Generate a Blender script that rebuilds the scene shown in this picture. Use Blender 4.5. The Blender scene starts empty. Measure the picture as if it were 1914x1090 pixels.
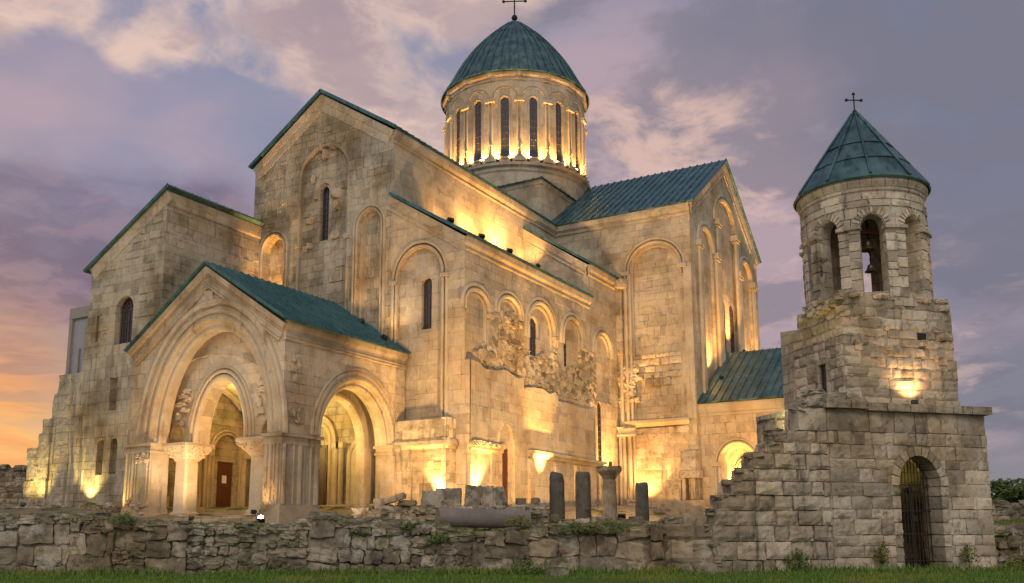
import bpy, math, random
import numpy as np
from mathutils import Vector, Matrix, noise
from mathutils.geometry import tessellate_polygon
R_ = math.radians
sc = bpy.context.scene
COL = sc.collection

# ------------------------------------------------------------------ camera
YAW = 0.522458
FH = Vector((math.cos(YAW), math.sin(YAW), 0)); RH = Vector((math.sin(YAW), -math.cos(YAW), 0)); UP = Vector((0, 0, 1))
EYE = Vector((0, 0, 0.85))
pitch, roll = 0.168123, -0.004339
Fv = FH * math.cos(pitch) + UP * math.sin(pitch)
U0 = -FH * math.sin(pitch) + UP * math.cos(pitch)
Rv = RH * math.cos(roll) + U0 * math.sin(roll); Uv = -RH * math.sin(roll) + U0 * math.cos(roll)
cam = bpy.data.cameras.new("camera"); camo = bpy.data.objects.new("camera", cam); COL.objects.link(camo)
camo.matrix_world = Matrix(((Rv.x, Uv.x, -Fv.x, EYE.x), (Rv.y, Uv.y, -Fv.y, EYE.y), (Rv.z, Uv.z, -Fv.z, EYE.z), (0, 0, 0, 1)))
cam.sensor_width = 36; cam.lens = 1768.9 / 1914 * 36; cam.shift_y = (709.9 - 545) / 1914
cam.clip_start = 0.1; cam.clip_end = 3000
sc.camera = camo
sc.view_settings.view_transform = 'Standard'; sc.view_settings.look = 'None'
sc.view_settings.exposure = 0.18; sc.view_settings.gamma = 1.0
sc.render.engine = 'CYCLES'
sc.cycles.use_denoising = True
sc.cycles.max_bounces = 6; sc.cycles.diffuse_bounces = 3
sc.cycles.sample_clamp_indirect = 6.0


def FG(r, d, z=0.0):
    return FH * d + RH * r + UP * z


# ------------------------------------------------------------------ node helper
class NT:
    def __init__(self, tree):
        self.t = tree; self.n = tree.nodes; self.l = tree.links

    def new(self, ty, **kw):
        nd = self.n.new(ty)
        for k, v in kw.items(): setattr(nd, k, v)
        return nd

    def put(self, sock, v):
        if hasattr(v, 'is_linked'): self.l.new(v, sock)
        else: sock.default_value = v

    def m(self, op, a, b=0.0, c=None, clamp=False):
        nd = self.new('ShaderNodeMath', operation=op, use_clamp=clamp)
        self.put(nd.inputs[0], a); self.put(nd.inputs[1], b)
        if c is not None: self.put(nd.inputs[2], c)
        return nd.outputs[0]

    def vm(self, op, a, b=(0, 0, 0), out=0):
        nd = self.new('ShaderNodeVectorMath', operation=op)
        self.put(nd.inputs[0], a); self.put(nd.inputs[1], b)
        return nd.outputs[1] if out else nd.outputs[0]

    def mix(self, f, a, b, mode='MIX'):
        nd = self.new('ShaderNodeMix', data_type='RGBA', blend_type=mode)
        self.put(nd.inputs['Factor'], f)
        A, B = [s for s in nd.inputs if s.name == 'A' and s.type == 'RGBA'][0], [s for s in nd.inputs if s.name == 'B' and s.type == 'RGBA'][0]
        self.put(A, a if hasattr(a, 'is_linked') else (*a, 1) if len(a) == 3 else a)
        self.put(B, b if hasattr(b, 'is_linked') else (*b, 1) if len(b) == 3 else b)
        return [s for s in nd.outputs if s.type == 'RGBA'][0]

    def noise(self, vec, scale, detail=4, rough=0.55, out=0, dist=0.0):
        nd = self.new('ShaderNodeTexNoise')
        nd.inputs['Scale'].default_value = scale; nd.inputs['Detail'].default_value = detail
        nd.inputs['Roughness'].default_value = rough; nd.inputs['Distortion'].default_value = dist
        if vec is not None: self.l.new(vec, nd.inputs['Vector'])
        return nd.outputs[out]

    def ss(self, x, a, b):  # smoothstep
        nd = self.new('ShaderNodeMapRange', interpolation_type='SMOOTHSTEP')
        self.put(nd.inputs[0], x)
        for i, v in ((1, a), (2, b), (3, 0.0), (4, 1.0)): nd.inputs[i].default_value = v
        return nd.outputs[0]

    def lin(self, x, a, b, c, d):
        nd = self.new('ShaderNodeMapRange')
        self.put(nd.inputs[0], x)
        for i, v in ((1, a), (2, b), (3, c), (4, d)): nd.inputs[i].default_value = v
        return nd.outputs[0]

    def scale(self, vec, s):
        return self.vm('MULTIPLY', vec, s)

    def ramp(self, x, stops):
        nd = self.new('ShaderNodeValToRGB'); e = nd.color_ramp.elements
        while len(e) < len(stops): e.new(0.5)
        for k, (p, c) in zip(e, stops): k.position = p; k.color = (*c, 1)
        self.l.new(x, nd.inputs[0]); return nd.outputs[0]


def lin3(r, g, b):
    return tuple(((c / 255) / 12.92 if c / 255 < 0.04045 else ((c / 255 + 0.055) / 1.055) ** 2.4) for c in (r, g, b))


# ------------------------------------------------------------------ world: dusk sky with clouds
W = bpy.data.worlds.new("World"); sc.world = W; W.use_nodes = True
W.node_tree.nodes.clear()
w = NT(W.node_tree)
dirn = w.new('ShaderNodeTexCoord').outputs['Generated']
sep = w.new('ShaderNodeSeparateXYZ'); w.l.new(dirn, sep.inputs[0])
dz = w.m('MAXIMUM', sep.outputs[2], 0.0)


def adir(az, el):
    return (math.cos(R_(el)) * math.cos(R_(az)), math.cos(R_(el)) * math.sin(R_(az)), math.sin(R_(el)))


wob = w.vm('SUBTRACT', w.noise(dirn, 5.0, 3, 0.5, out=1), (0.5, 0.5, 0.5))
wdir = w.vm('NORMALIZE', w.vm('ADD', dirn, w.scale(wob, (0.10, 0.10, 0.05))))


def blob(az, el, half, amp=1.0):
    d = w.vm('DOT_PRODUCT', wdir, adir(az, el), out=1)
    d = w.m('MAXIMUM', d, 0.0)
    n = math.log(0.5) / math.log(math.cos(R_(half)))
    return w.m('MULTIPLY', w.m('POWER', d, n), amp)


def total(lst):
    o = lst[0]
    for x in lst[1:]: o = w.m('ADD', o, x)
    return o


inv = w.m('DIVIDE', 1.0, w.m('ADD', dz, 0.16))
comb = w.new('ShaderNodeCombineXYZ')
w.l.new(w.m('MULTIPLY', sep.outputs[0], inv), comb.inputs[0]); w.l.new(w.m('MULTIPLY', sep.outputs[1], inv), comb.inputs[1])
cp = comb.outputs[0]
cn = w.lin(w.noise(cp, 2.3, 9, 0.58, dist=0.3), .25, .75, -.05, 1.05)
cn2 = w.noise(w.vm('ADD', cp, (3.1, 7.7, 0)), 1.35, 8, 0.52, dist=0.2)
cn3 = w.lin(w.noise(w.vm('ADD', cp, (9.3, 1.7, 2.0)), 5.5, 8, 0.6, dist=0.3), .25, .75, .1, .9)
sky = w.new('ShaderNodeTexSky', sky_type='NISHITA', sun_disc=False)
sky.sun_elevation = R_(2.0); sky.sun_rotation = R_(90 - 62); sky.altitude = 200
base = w.ramp(sep.outputs[2], [(0.0, lin3(150, 146, 150)), (0.10, lin3(140, 138, 150)), (0.30, lin3(152, 148, 166)), (0.40, lin3(146, 148, 172)), (0.62, lin3(136, 144, 174)), (1.0, lin3(110, 118, 150))])
base = w.mix(w.m('MULTIPLY', blob(4, 27, 13), 0.62), base, lin3(112, 116, 134))
base = w.mix(w.m('MULTIPLY', blob(2, 16, 8), 0.45), base, lin3(116, 116, 138))
nish = w.scale(sky.outputs[0], (0.05, 0.05, 0.05))
base = w.mix(w.m('MULTIPLY', blob(52, 23, 6), 0.35), base, lin3(146, 150, 184))
base = w.mix(0.12, base, nish)
# broad pale pink veil
veil = w.ss(w.m('ADD', cn2, w.m('MULTIPLY', total([blob(21, 22, 7, 0.34), blob(15, 18, 6, 0.30), blob(24, 25, 4, .2), blob(53, 21, 9, 0.16), blob(8, 13, 6, .2)]), 0.8)), 0.50, 0.80)
col = w.mix(w.m('MULTIPLY', veil, 0.8), base, lin3(184, 160, 168))
# grey ragged clouds to the right
gr = w.ss(w.m('ADD', cn, total([blob(2, 27, 12, 0.12), blob(20, 30, 10, 0.10), blob(12, 24, 8, .08)])), 0.50, 0.70)
col = w.mix(w.m('MULTIPLY', w.m('MULTIPLY', gr, 0.60), w.m('SUBTRACT', 1.0, blob(54, 23, 14, 0.95), clamp=True)), col, lin3(120, 118, 132))
# warm lit flecks right of the dome
fb_ = total([blob(22, 22.5, 4.5, 0.22), blob(18.5, 21, 4, 0.2), blob(7, 11, 4, .14), blob(13, 15, 4, .1)])
fl = w.m('MULTIPLY', w.ss(w.m('ADD', cn3, fb_), 0.60, 0.90), w.m('MULTIPLY', fb_, 6.0, clamp=True))
col = w.mix(w.m('MULTIPLY', fl, 0.75), col, lin3(226, 190, 176))
# big sunlit cloud, upper left to the dome
ma = total([blob(51.5, 29.6, 2.6, 0.40), blob(48, 30, 3.0, 0.42), blob(44, 29.6, 3.2, 0.46), blob(41, 29.4, 3.0, 0.44), blob(38, 28.4, 2.6, 0.44), blob(35.4, 26.4, 2.2, .42), blob(33.5, 24.6, 1.5, .36), blob(43, 34, 5, .4), blob(34, 32, 5, 0.32), blob(59.5, 28, 1.3, 0.42), blob(57.2, 28.4, 1.3, 0.42), blob(54, 26.8, 1.0, .28)])
ma = w.m('MINIMUM', ma, 0.40)
cf = w.m('ADD', w.m('MULTIPLY', cn, 0.62), w.m('MULTIPLY', cn3, 0.34))
A = w.ss(w.m('ADD', cf, ma), 0.66, 0.92)
shade = w.ss(w.m('ADD', cn2, blob(42, 33, 5, 0.25)), 0.45, 0.75)
Acol = w.mix(w.m('MULTIPLY', w.m('ADD', shade, w.ss(cn3, 0.42, 0.66)), 0.55, clamp=True), lin3(232, 201, 184), lin3(166, 146, 154))
col = w.mix(w.m('MULTIPLY', A, 0.92), col, Acol)
# dark violet bank low on the left
mb_ = total([blob(58, 15.5, 5.0, 0.42), blob(53, 16.8, 4.0, 0.40), blob(49, 17.6, 3.4, 0.38), blob(46, 19, 2.2, 0.26), blob(62, 17, 5, .35)])
mb_ = w.m('MINIMUM', mb_, 0.5)
Bm = w.ss(w.m('ADD', w.m('MULTIPLY', cf, 0.45), mb_), 0.47, 0.74)
col = w.mix(w.m('MULTIPLY', Bm, 0.88), col, w.mix(w.ss(cn3, .4, .65), lin3(112, 102, 124), lin3(140, 122, 138)))
# sunset glow at the left horizon
gl = total([blob(60, 3.5, 4.6, 0.92), blob(59, 9, 3.2, 0.30), blob(66, 3, 8, 0.5)])
gl = w.m('MINIMUM', gl, 1.0)
stre = w.noise(w.scale(dirn, (6, 6, 26)), 1.6, 6, 0.55, dist=0.4)
Gcol = w.ramp(stre, [(0.28, lin3(214, 146, 112)), (0.44, lin3(242, 168, 106)), (0.56, lin3(252, 190, 118)), (0.72, lin3(255, 210, 150))])
col = w.mix(gl, col, Gcol)
dk = w.ss(w.m('ADD', stre, blob(58.3, 9.5, 2.6, 0.16)), 0.56, 0.7)
col = w.mix(w.m('MULTIPLY', w.m('MULTIPLY', dk, blob(59, 9.5, 3.2)), 0.6), col, lin3(150, 112, 118))
# unseen sky behind the photographer, brightened to add fill on the walls
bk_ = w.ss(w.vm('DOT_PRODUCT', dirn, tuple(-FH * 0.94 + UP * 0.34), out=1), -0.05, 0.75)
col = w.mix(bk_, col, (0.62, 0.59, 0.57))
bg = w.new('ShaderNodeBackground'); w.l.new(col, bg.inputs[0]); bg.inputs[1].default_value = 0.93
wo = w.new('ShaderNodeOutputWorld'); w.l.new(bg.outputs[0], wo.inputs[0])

fill_l = bpy.data.lights.new("sun", 'SUN'); fill_l.energy = 0.6; fill_l.angle = R_(20); fill_l.color = (1.0, 0.93, 0.86)  # soft fill added from behind the camera, no direct sun at this hour
fill_o = bpy.data.objects.new("sun", fill_l); COL.objects.link(fill_o)
fill_o.rotation_euler = Vector((0.80, 0.30, -0.62)).to_track_quat('-Z', 'Y').to_euler()


# ------------------------------------------------------------------ materials
def new_mat(name):
    m = bpy.data.materials.new(name); m.use_nodes = True
    t = NT(m.node_tree)
    b = m.node_tree.nodes['Principled BSDF']
    return m, t, b


def stone_mat(name, c1, c2, bw=0.85, bh=0.42, stain=0.5, streak=0.35, bump=0.5, brick=1.0, tint=0.0, lichen=0.0, moss=0.0, warm=0.35, grain=5.0, mort=0.015, patch=0.0):
    m, t, b = new_mat(name)
    pos = t.new('ShaderNodeNewGeometry').outputs['Position']
    uv = t.new('ShaderNodeUVMap').outputs[0]
    fine = t.noise(pos, grain, 5, 0.6)
    big = t.noise(pos, 0.22, 5, 0.55)
    med = t.noise(pos, 1.1, 6, 0.6)
    h = t.m('ADD', t.m('MULTIPLY', fine, 0.5), t.m('MULTIPLY', med, 0.5))
    if brick > 0:
        wv = t.vm('SUBTRACT', t.noise(pos, 0.55, 3, 0.5, out=1), (0.5, 0.5, 0.5))
        wv2 = t.vm('SUBTRACT', t.noise(pos, 6, 2, 0.5, out=1), (0.5, 0.5, 0.5))
        v = t.vm('ADD', t.vm('ADD', uv, t.scale(wv, (0.5, 0.10, 0))), t.scale(wv2, (0.03, 0.03, 0)))
        def bk(w_, h_, off):
            nd = t.new('ShaderNodeTexBrick', offset=off, offset_frequency=2, squash=0.7, squash_frequency=3)
            t.l.new(v, nd.inputs['Vector'])
            nd.inputs['Color1'].default_value = (0, 0, 0, 1); nd.inputs['Color2'].default_value = (1, 1, 1, 1); nd.inputs['Mortar'].default_value = (.5, .5, .5, 1)
            nd.inputs['Scale'].default_value = 1; nd.inputs['Brick Width'].default_value = w_; nd.inputs['Row Height'].default_value = h_
            nd.inputs['Mortar Size'].default_value = mort; nd.inputs['Mortar Smooth'].default_value = 0.35
            return nd
        b1 = bk(bw, bh, 0.43); b2 = bk(bw * 0.72, bh * 1.5, 0.37)
        sel = t.ss(t.noise(pos, 0.16, 2, 0.5), 0.49, 0.51)
        rnd = t.mix(sel, b1.outputs[0], b2.outputs[0]); fac = t.m('ADD', t.m('MULTIPLY', b1.outputs[1], t.m('SUBTRACT', 1.0, sel)), t.m('MULTIPLY', b2.outputs[1], sel))
        rs = t.new('ShaderNodeRGBToBW'); t.l.new(rnd, rs.inputs[0]); rv = rs.outputs[0]
        col = t.mix(t.lin(rv, 0, 1, .5 - .42 * brick, .5 + .42 * brick), c1, c2)
        col = t.mix(t.m('MULTIPLY', t.ss(t.noise(pos, 0.7, 5, 0.6), 0.42, 0.62), 0.45), col, tuple(x * k for x, k in zip(c1, (.80, .84, .92))))
        # worn joints: they fade in and out
        jo = t.m('MULTIPLY', fac, t.lin(t.ss(t.noise(pos, 0.8, 4, 0.6), 0.40, 0.58), 0, 1, 0.22, 0.9))
        newm = t.ss(t.noise(pos, 0.13, 4, 0.62), 0.535, 0.56)
        jo = t.m('MULTIPLY', jo, t.m('SUBTRACT', 1.0, t.m('MULTIPLY', newm, 0.55)))
        col = t.mix(t.m('MULTIPLY', newm, 0.6 * (1 - stain * .3)), col, tuple(min(1, x * k) for x, k in zip(c2, (1.12, 1.10, 1.06))))
        odd = t.ss(rv, 0.86, 0.92)
        col = t.mix(t.m('MULTIPLY', odd, 0.55), col, tuple(x * k for x, k in zip(c1, (.66, .66, .70))))
        col = t.mix(t.m('MULTIPLY', t.ss(rv, 0.16, 0.08), 0.5), col, tuple(min(1, x * k) for x, k in zip(c2, (1.14, 1.10, 1.04))))
        col = t.mix(t.m('MULTIPLY', jo, min(.85, 0.45 + 0.4 * brick)), col, (0.065, 0.05, 0.036))
        chip = t.m('MULTIPLY', t.ss(fac, 0.02, 0.5), t.ss(t.noise(pos, 2.6, 5, 0.65), 0.56, 0.64))
        col = t.mix(t.m('MULTIPLY', chip, 0.8), col, (0.03, 0.024, 0.018))
        h = t.m('SUBTRACT', h, t.m('MULTIPLY', fac, 0.9 * brick))
        h = t.m('ADD', h, t.m('MULTIPLY', rv, 0.35))
    else:
        col = t.mix(med, c1, c2)
    if tint > 0:
        at = t.new('ShaderNodeAttribute', attribute_name='tint').outputs['Fac']
        col = t.mix(t.m('MULTIPLY', t.ss(at, 0.35, 1.0), tint), col, tuple(x * 0.30 for x in c1))
        col = t.mix(t.m('MULTIPLY', t.ss(at, 0.45, 0.0), tint * 0.8), col, tuple(min(1, x * 1.35) for x in c2))
    col = t.mix(1.0, col, t.mix(t.ss(t.noise(pos, 0.4, 6, 0.62), 0.42, 0.68), (1, 1, 1), (1 - stain * 0.55, 1 - stain * 0.6, 1 - stain * 0.68)), 'MULTIPLY')
    col = t.mix(1.0, col, t.mix(t.ss(big, 0.45, 0.62), (1, 1, 1), (1.0, 0.93 - 0.07 * warm, 0.86 - 0.26 * warm)), 'MULTIPLY')
    st = t.noise(t.scale(pos, (1.5, 1.5, 0.13)), 1.6, 6, 0.65)
    col = t.mix(t.m('MULTIPLY', t.ss(st, 0.54, 0.72), streak), col, (0.05, 0.045, 0.038))
    sp = t.ss(t.noise(pos, 2.4, 8, 0.72), 0.585, 0.68)
    col = t.mix(t.m('MULTIPLY', sp, 0.30 * stain + 0.10), col, (0.06, 0.05, 0.04))
    col = t.mix(1.0, col, t.mix(fine, (0.70, 0.70, 0.70), (1.27, 1.27, 1.27)), 'MULTIPLY')
    if lichen > 0:
        li = t.ss(t.noise(pos, 2.2, 8, 0.7), 0.52, 0.64)
        col = t.mix(t.m('MULTIPLY', li, lichen), col, (0.05, 0.045, 0.036))
        li2 = t.ss(t.noise(t.vm('ADD', pos, (5, 3, 9)), 2.9, 8, 0.7), 0.58, 0.68)
        col = t.mix(t.m('MULTIPLY', li2, lichen * 0.8), col, (0.40, 0.38, 0.33))
    if patch > 0:
        col = t.mix(t.m('MULTIPLY', t.ss(t.noise(pos, 0.9, 6, 0.6), 0.49, 0.60), patch), col, (0.085, 0.064, 0.044))
        col = t.mix(t.m('MULTIPLY', t.ss(t.noise(t.vm('ADD', pos, (11, 4, 7)), 0.75, 8, 0.68), 0.545, 0.63), patch), col, (0.52, 0.48, 0.41))
        col = t.mix(t.m('MULTIPLY', t.ss(t.noise(t.vm('ADD', pos, (2, 17, 3)), 1.1, 8, 0.7), 0.56, 0.66), patch), col, (0.085, 0.10, 0.028))
    if moss > 0:
        nz = t.new('ShaderNodeSeparateXYZ'); t.l.new(t.new('ShaderNodeNewGeometry').outputs['Normal'], nz.inputs[0])
        mo = t.m('MULTIPLY', t.ss(nz.outputs[2], 0.25, 0.8), t.ss(t.noise(pos, 2.0, 6, 0.6), 0.40, 0.56))
        col = t.mix(t.m('MULTIPLY', mo, moss), col, (0.075, 0.095, 0.022))
    t.l.new(col, b.inputs['Base Color']); b.inputs['Roughness'].default_value = 0.88; b.inputs['Specular IOR Level'].default_value = 0.25
    bp = t.new('ShaderNodeBump'); bp.inputs['Strength'].default_value = bump; bp.inputs['Distance'].default_value = 0.06
    t.l.new(h, bp.inputs['Height']); t.l.new(bp.outputs[0], b.inputs['Normal'])
    return m


M = {}
M['ashlar'] = stone_mat('limestone_ashlar', (0.42, 0.34, 0.24), (0.56, 0.47, 0.345), stain=0.6, streak=0.30, bump=0.5, brick=0.6, bw=1.0, bh=0.5)
M['ashlar_old'] = stone_mat('limestone_weathered', (0.34, 0.292, 0.22), (0.48, 0.415, 0.318), bw=0.95, bh=0.46, stain=0.9, streak=0.42, bump=0.8, brick=.75)
M['ashlar_fine'] = stone_mat('limestone_smooth', (0.43, 0.355, 0.26), (0.54, 0.455, 0.345), bw=1.15, bh=0.55, stain=0.5, streak=0.22, bump=0.3, brick=0.45)
M['carved'] = stone_mat('limestone_carved', (0.41, 0.34, 0.25), (0.53, 0.45, 0.34), stain=0.5, streak=0.25, bump=0.35, brick=0.0, grain=14)
M['carved_old'] = stone_mat('limestone_soiled', (0.37, 0.305, 0.22), (0.52, 0.44, 0.335), stain=0.8, streak=0.6, bump=0.7, brick=0.0, grain=14)
M['rubble'] = stone_mat('rubble_core_stone', (0.34, 0.275, 0.19), (0.52, 0.435, 0.32), stain=0.5, streak=0.15, bump=0.9, brick=0.0, tint=0.7, grain=7)
M['block'] = stone_mat('weathered_block', (0.50, 0.405, 0.295), (0.66, 0.55, 0.42), stain=0.75, streak=0.75, bump=0.9, brick=0.0, tint=0.5, lichen=0.5, moss=0.5, patch=0.22, grain=10)
M['fieldstone'] = stone_mat('lichened_fieldstone', (0.29, 0.235, 0.17), (0.50, 0.415, 0.31), stain=0.75, streak=0.35, bump=1.0, brick=0.0, tint=0.5, lichen=0.7, moss=0.95, grain=8, patch=0.6)
M['mortar'] = stone_mat('old_mortar', (0.24, 0.20, 0.15), (0.42, 0.36, 0.28), stain=0.9, streak=0.3, bump=1.0, brick=0.0, lichen=0.7, moss=0.6, patch=0.6)
M['tower'] = stone_mat('tower_masonry', (0.41, 0.335, 0.245), (0.58, 0.49, 0.375), bw=0.6, bh=0.36, stain=0.9, streak=0.55, bump=0.9, brick=1.0, lichen=0.35, moss=0.3, mort=0.016)
M['soiled'] = stone_mat('black_soiled_limestone', (0.28, 0.235, 0.175), (0.44, 0.37, 0.28), stain=1.0, streak=0.95, bump=0.6, brick=0.0, lichen=0.25, grain=14)
M['granite'] = stone_mat('grey_column_stone', (0.10, 0.095, 0.085), (0.20, 0.185, 0.16), stain=0.8, streak=0.3, bump=0.6, brick=0.0, lichen=0.55, grain=16)
M['pinkstone'] = stone_mat('worn_pinkish_stone', (0.21, 0.18, 0.16), (0.30, 0.26, 0.235), stain=0.5, streak=0.2, bump=0.4, brick=0.0, lichen=0.2, grain=20)
M['plaster'] = stone_mat('vault_limestone', (0.50, 0.43, 0.31), (0.58, 0.50, 0.38), stain=0.2, streak=0.05, bump=0.15, brick=0.35)


def copper(name, c1, c2, rough=0.42):
    m, t, b = new_mat(name)
    pos = t.new('ShaderNodeNewGeometry').outputs['Position']
    n = t.noise(pos, 0.9, 6, 0.6); n2 = t.noise(t.scale(pos, (1, 1, 0.3)), 3.0, 5, 0.65)
    col = t.mix(t.ss(n, 0.35, 0.68), c1, c2)
    col = t.mix(t.m('MULTIPLY', t.ss(n2, 0.48, 0.66), 0.75), col, tuple(x * 0.45 for x in c1))
    col = t.mix(t.m('MULTIPLY', t.ss(t.noise(pos, 5, 6, 0.7), 0.62, 0.75), 0.35), col, (0.30, 0.42, 0.36))
    t.l.new(col, b.inputs['Base Color']); b.inputs['Metallic'].default_value = 0.6
    t.l.new(t.lin(n, 0.3, 0.7, rough - 0.08, rough + 0.16), b.inputs['Roughness'])
    bp = t.new('ShaderNodeBump'); bp.inputs['Strength'].default_value = 0.25; bp.inputs['Distance'].default_value = 0.03
    t.l.new(n2, bp.inputs['Height']); t.l.new(bp.outputs[0], b.inputs['Normal'])
    return m


M['copper'] = copper('green_copper_sheet', (0.042, 0.118, 0.130), (0.085, 0.178, 0.190))
M['copper_dark'] = copper('dark_copper_sheet', (0.042, 0.096, 0.110), (0.105, 0.175, 0.190), 0.40)
M['copper_grey'] = copper('grey_green_copper_sheet', (0.048, 0.125, 0.142), (0.120, 0.215, 0.232), 0.36)
M['copper_trim'] = copper('pale_copper_trim', (0.055, 0.130, 0.115), (0.095, 0.185, 0.160), 0.5)


def plain(name, c, rough=0.6, metal=0.0, emit=None, estr=0.0, spec=0.5):
    m, t, b = new_mat(name)
    pos = t.new('ShaderNodeNewGeometry').outputs['Position']
    col = t.mix(t.noise(pos, 7, 5, 0.6), tuple(x * 0.7 for x in c), tuple(min(1, x * 1.25) for x in c))
    t.l.new(col, b.inputs['Base Color']); b.inputs['Roughness'].default_value = rough; b.inputs['Metallic'].default_value = metal
    b.inputs['Specular IOR Level'].default_value = spec
    if emit: b.inputs['Emission Color'].default_value = (*emit, 1); b.inputs['Emission Strength'].default_value = estr
    return m


M['glass'] = plain('dark_window_glass', (0.026, 0.031, 0.050), 0.06, spec=0.8)
M['lead'] = plain('window_bars', (0.085, 0.05, 0.034), 0.6)
M['iron'] = plain('rusted_iron', (0.045, 0.032, 0.024), 0.6, 0.4)
M['ironblack'] = plain('black_iron', (0.02, 0.02, 0.022), 0.5, 0.6)
M['wood'] = plain('reddish_wood', (0.10, 0.030, 0.014), 0.5)
M['wooddark'] = plain('brown_wood', (0.085, 0.045, 0.026), 0.55)
M['paper'] = plain('white_paper', (0.75, 0.73, 0.68), 0.7)
M['bronze'] = plain('bell_bronze', (0.20, 0.16, 0.09), 0.38, 0.8)
M['concrete'] = plain('grey_cladding', (0.26, 0.235, 0.21), 0.7)
M['housing'] = plain('lamp_housing', (0.02, 0.02, 0.02), 0.45, 0.3)
M['lens'] = plain('lit_lamp_lens', (0.9, 0.8, 0.6), 0.3, 0, (1.0, 0.70, 0.28), 30.0)
M['globe'] = plain('glowing_globe', (0.9, 0.8, 0.6), 0.3, 0, (1.0, 0.74, 0.36), 160.0)
M['lens_y'] = plain('lit_yellow_lamp_lens', (0.9, 0.85, 0.5), 0.3, 0, (1.0, 0.86, 0.25), 22.0)
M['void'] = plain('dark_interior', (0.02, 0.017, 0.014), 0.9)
M['bark'] = plain('tree_bark', (0.07, 0.05, 0.035), 0.9)


def pane_mat():
    m, t, b = new_mat('glazing')
    b.inputs['Base Color'].default_value = (0.55, 0.56, 0.58, 1); b.inputs['Roughness'].default_value = 0.04
    b.inputs['Transmission Weight'].default_value = 0.55; b.inputs['Specular IOR Level'].default_value = 0.8
    return m


M['pane'] = pane_mat()


def leaf_mat(name, c1, c2):
    m, t, b = new_mat(name)
    pos = t.new('ShaderNodeNewGeometry').outputs['Position']
    at = t.new('ShaderNodeAttribute', attribute_name='tint').outputs['Fac']
    col = t.mix(at, c1, c2)
    col = t.mix(t.m('MULTIPLY', t.ss(t.noise(pos, 0.35, 4, 0.6), 0.5, 0.66), 0.6), col, tuple(x * f for x, f in zip(c2, (1.5, 0.95, 0.6))))
    t.l.new(col, b.inputs['Base Color']); b.inputs['Roughness'].default_value = 0.6; b.inputs['Specular IOR Level'].default_value = 0.25
    b.inputs['Subsurface Weight'].default_value = 0.0
    return m


M['grass'] = leaf_mat('grass_blades', (0.055, 0.105, 0.014), (0.150, 0.230, 0.038))
M['weed'] = leaf_mat('weed_leaves', (0.055, 0.095, 0.016), (0.15, 0.19, 0.042))
M['leaf'] = leaf_mat('tree_leaves', (0.035, 0.062, 0.016), (0.095, 0.130, 0.034))


def ground_mat():
    m, t, b = new_mat('turf_and_earth')
    pos = t.new('ShaderNodeNewGeometry').outputs['Position']
    g = t.mix(t.noise(pos, 1.6, 6, 0.65), (0.050, 0.088, 0.014), (0.13, 0.18, 0.036))
    e = t.mix(t.noise(pos, 4.0, 6, 0.65), (0.10, 0.075, 0.05), (0.20, 0.165, 0.115))
    col = t.mix(t.ss(t.noise(pos, 0.35, 5, 0.6), 0.52, 0.66), g, e)
    t.l.new(col, b.inputs['Base Color']); b.inputs['Roughness'].default_value = 0.95; b.inputs['Specular IOR Level'].default_value = 0.1
    bp = t.new('ShaderNodeBump'); bp.inputs['Strength'].default_value = 0.8; bp.inputs['Distance'].default_value = 0.08
    t.l.new(t.noise(pos, 6, 6, 0.7), bp.inputs['Height']); t.l.new(bp.outputs[0], b.inputs['Normal'])
    return m


M['ground'] = ground_mat()


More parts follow.
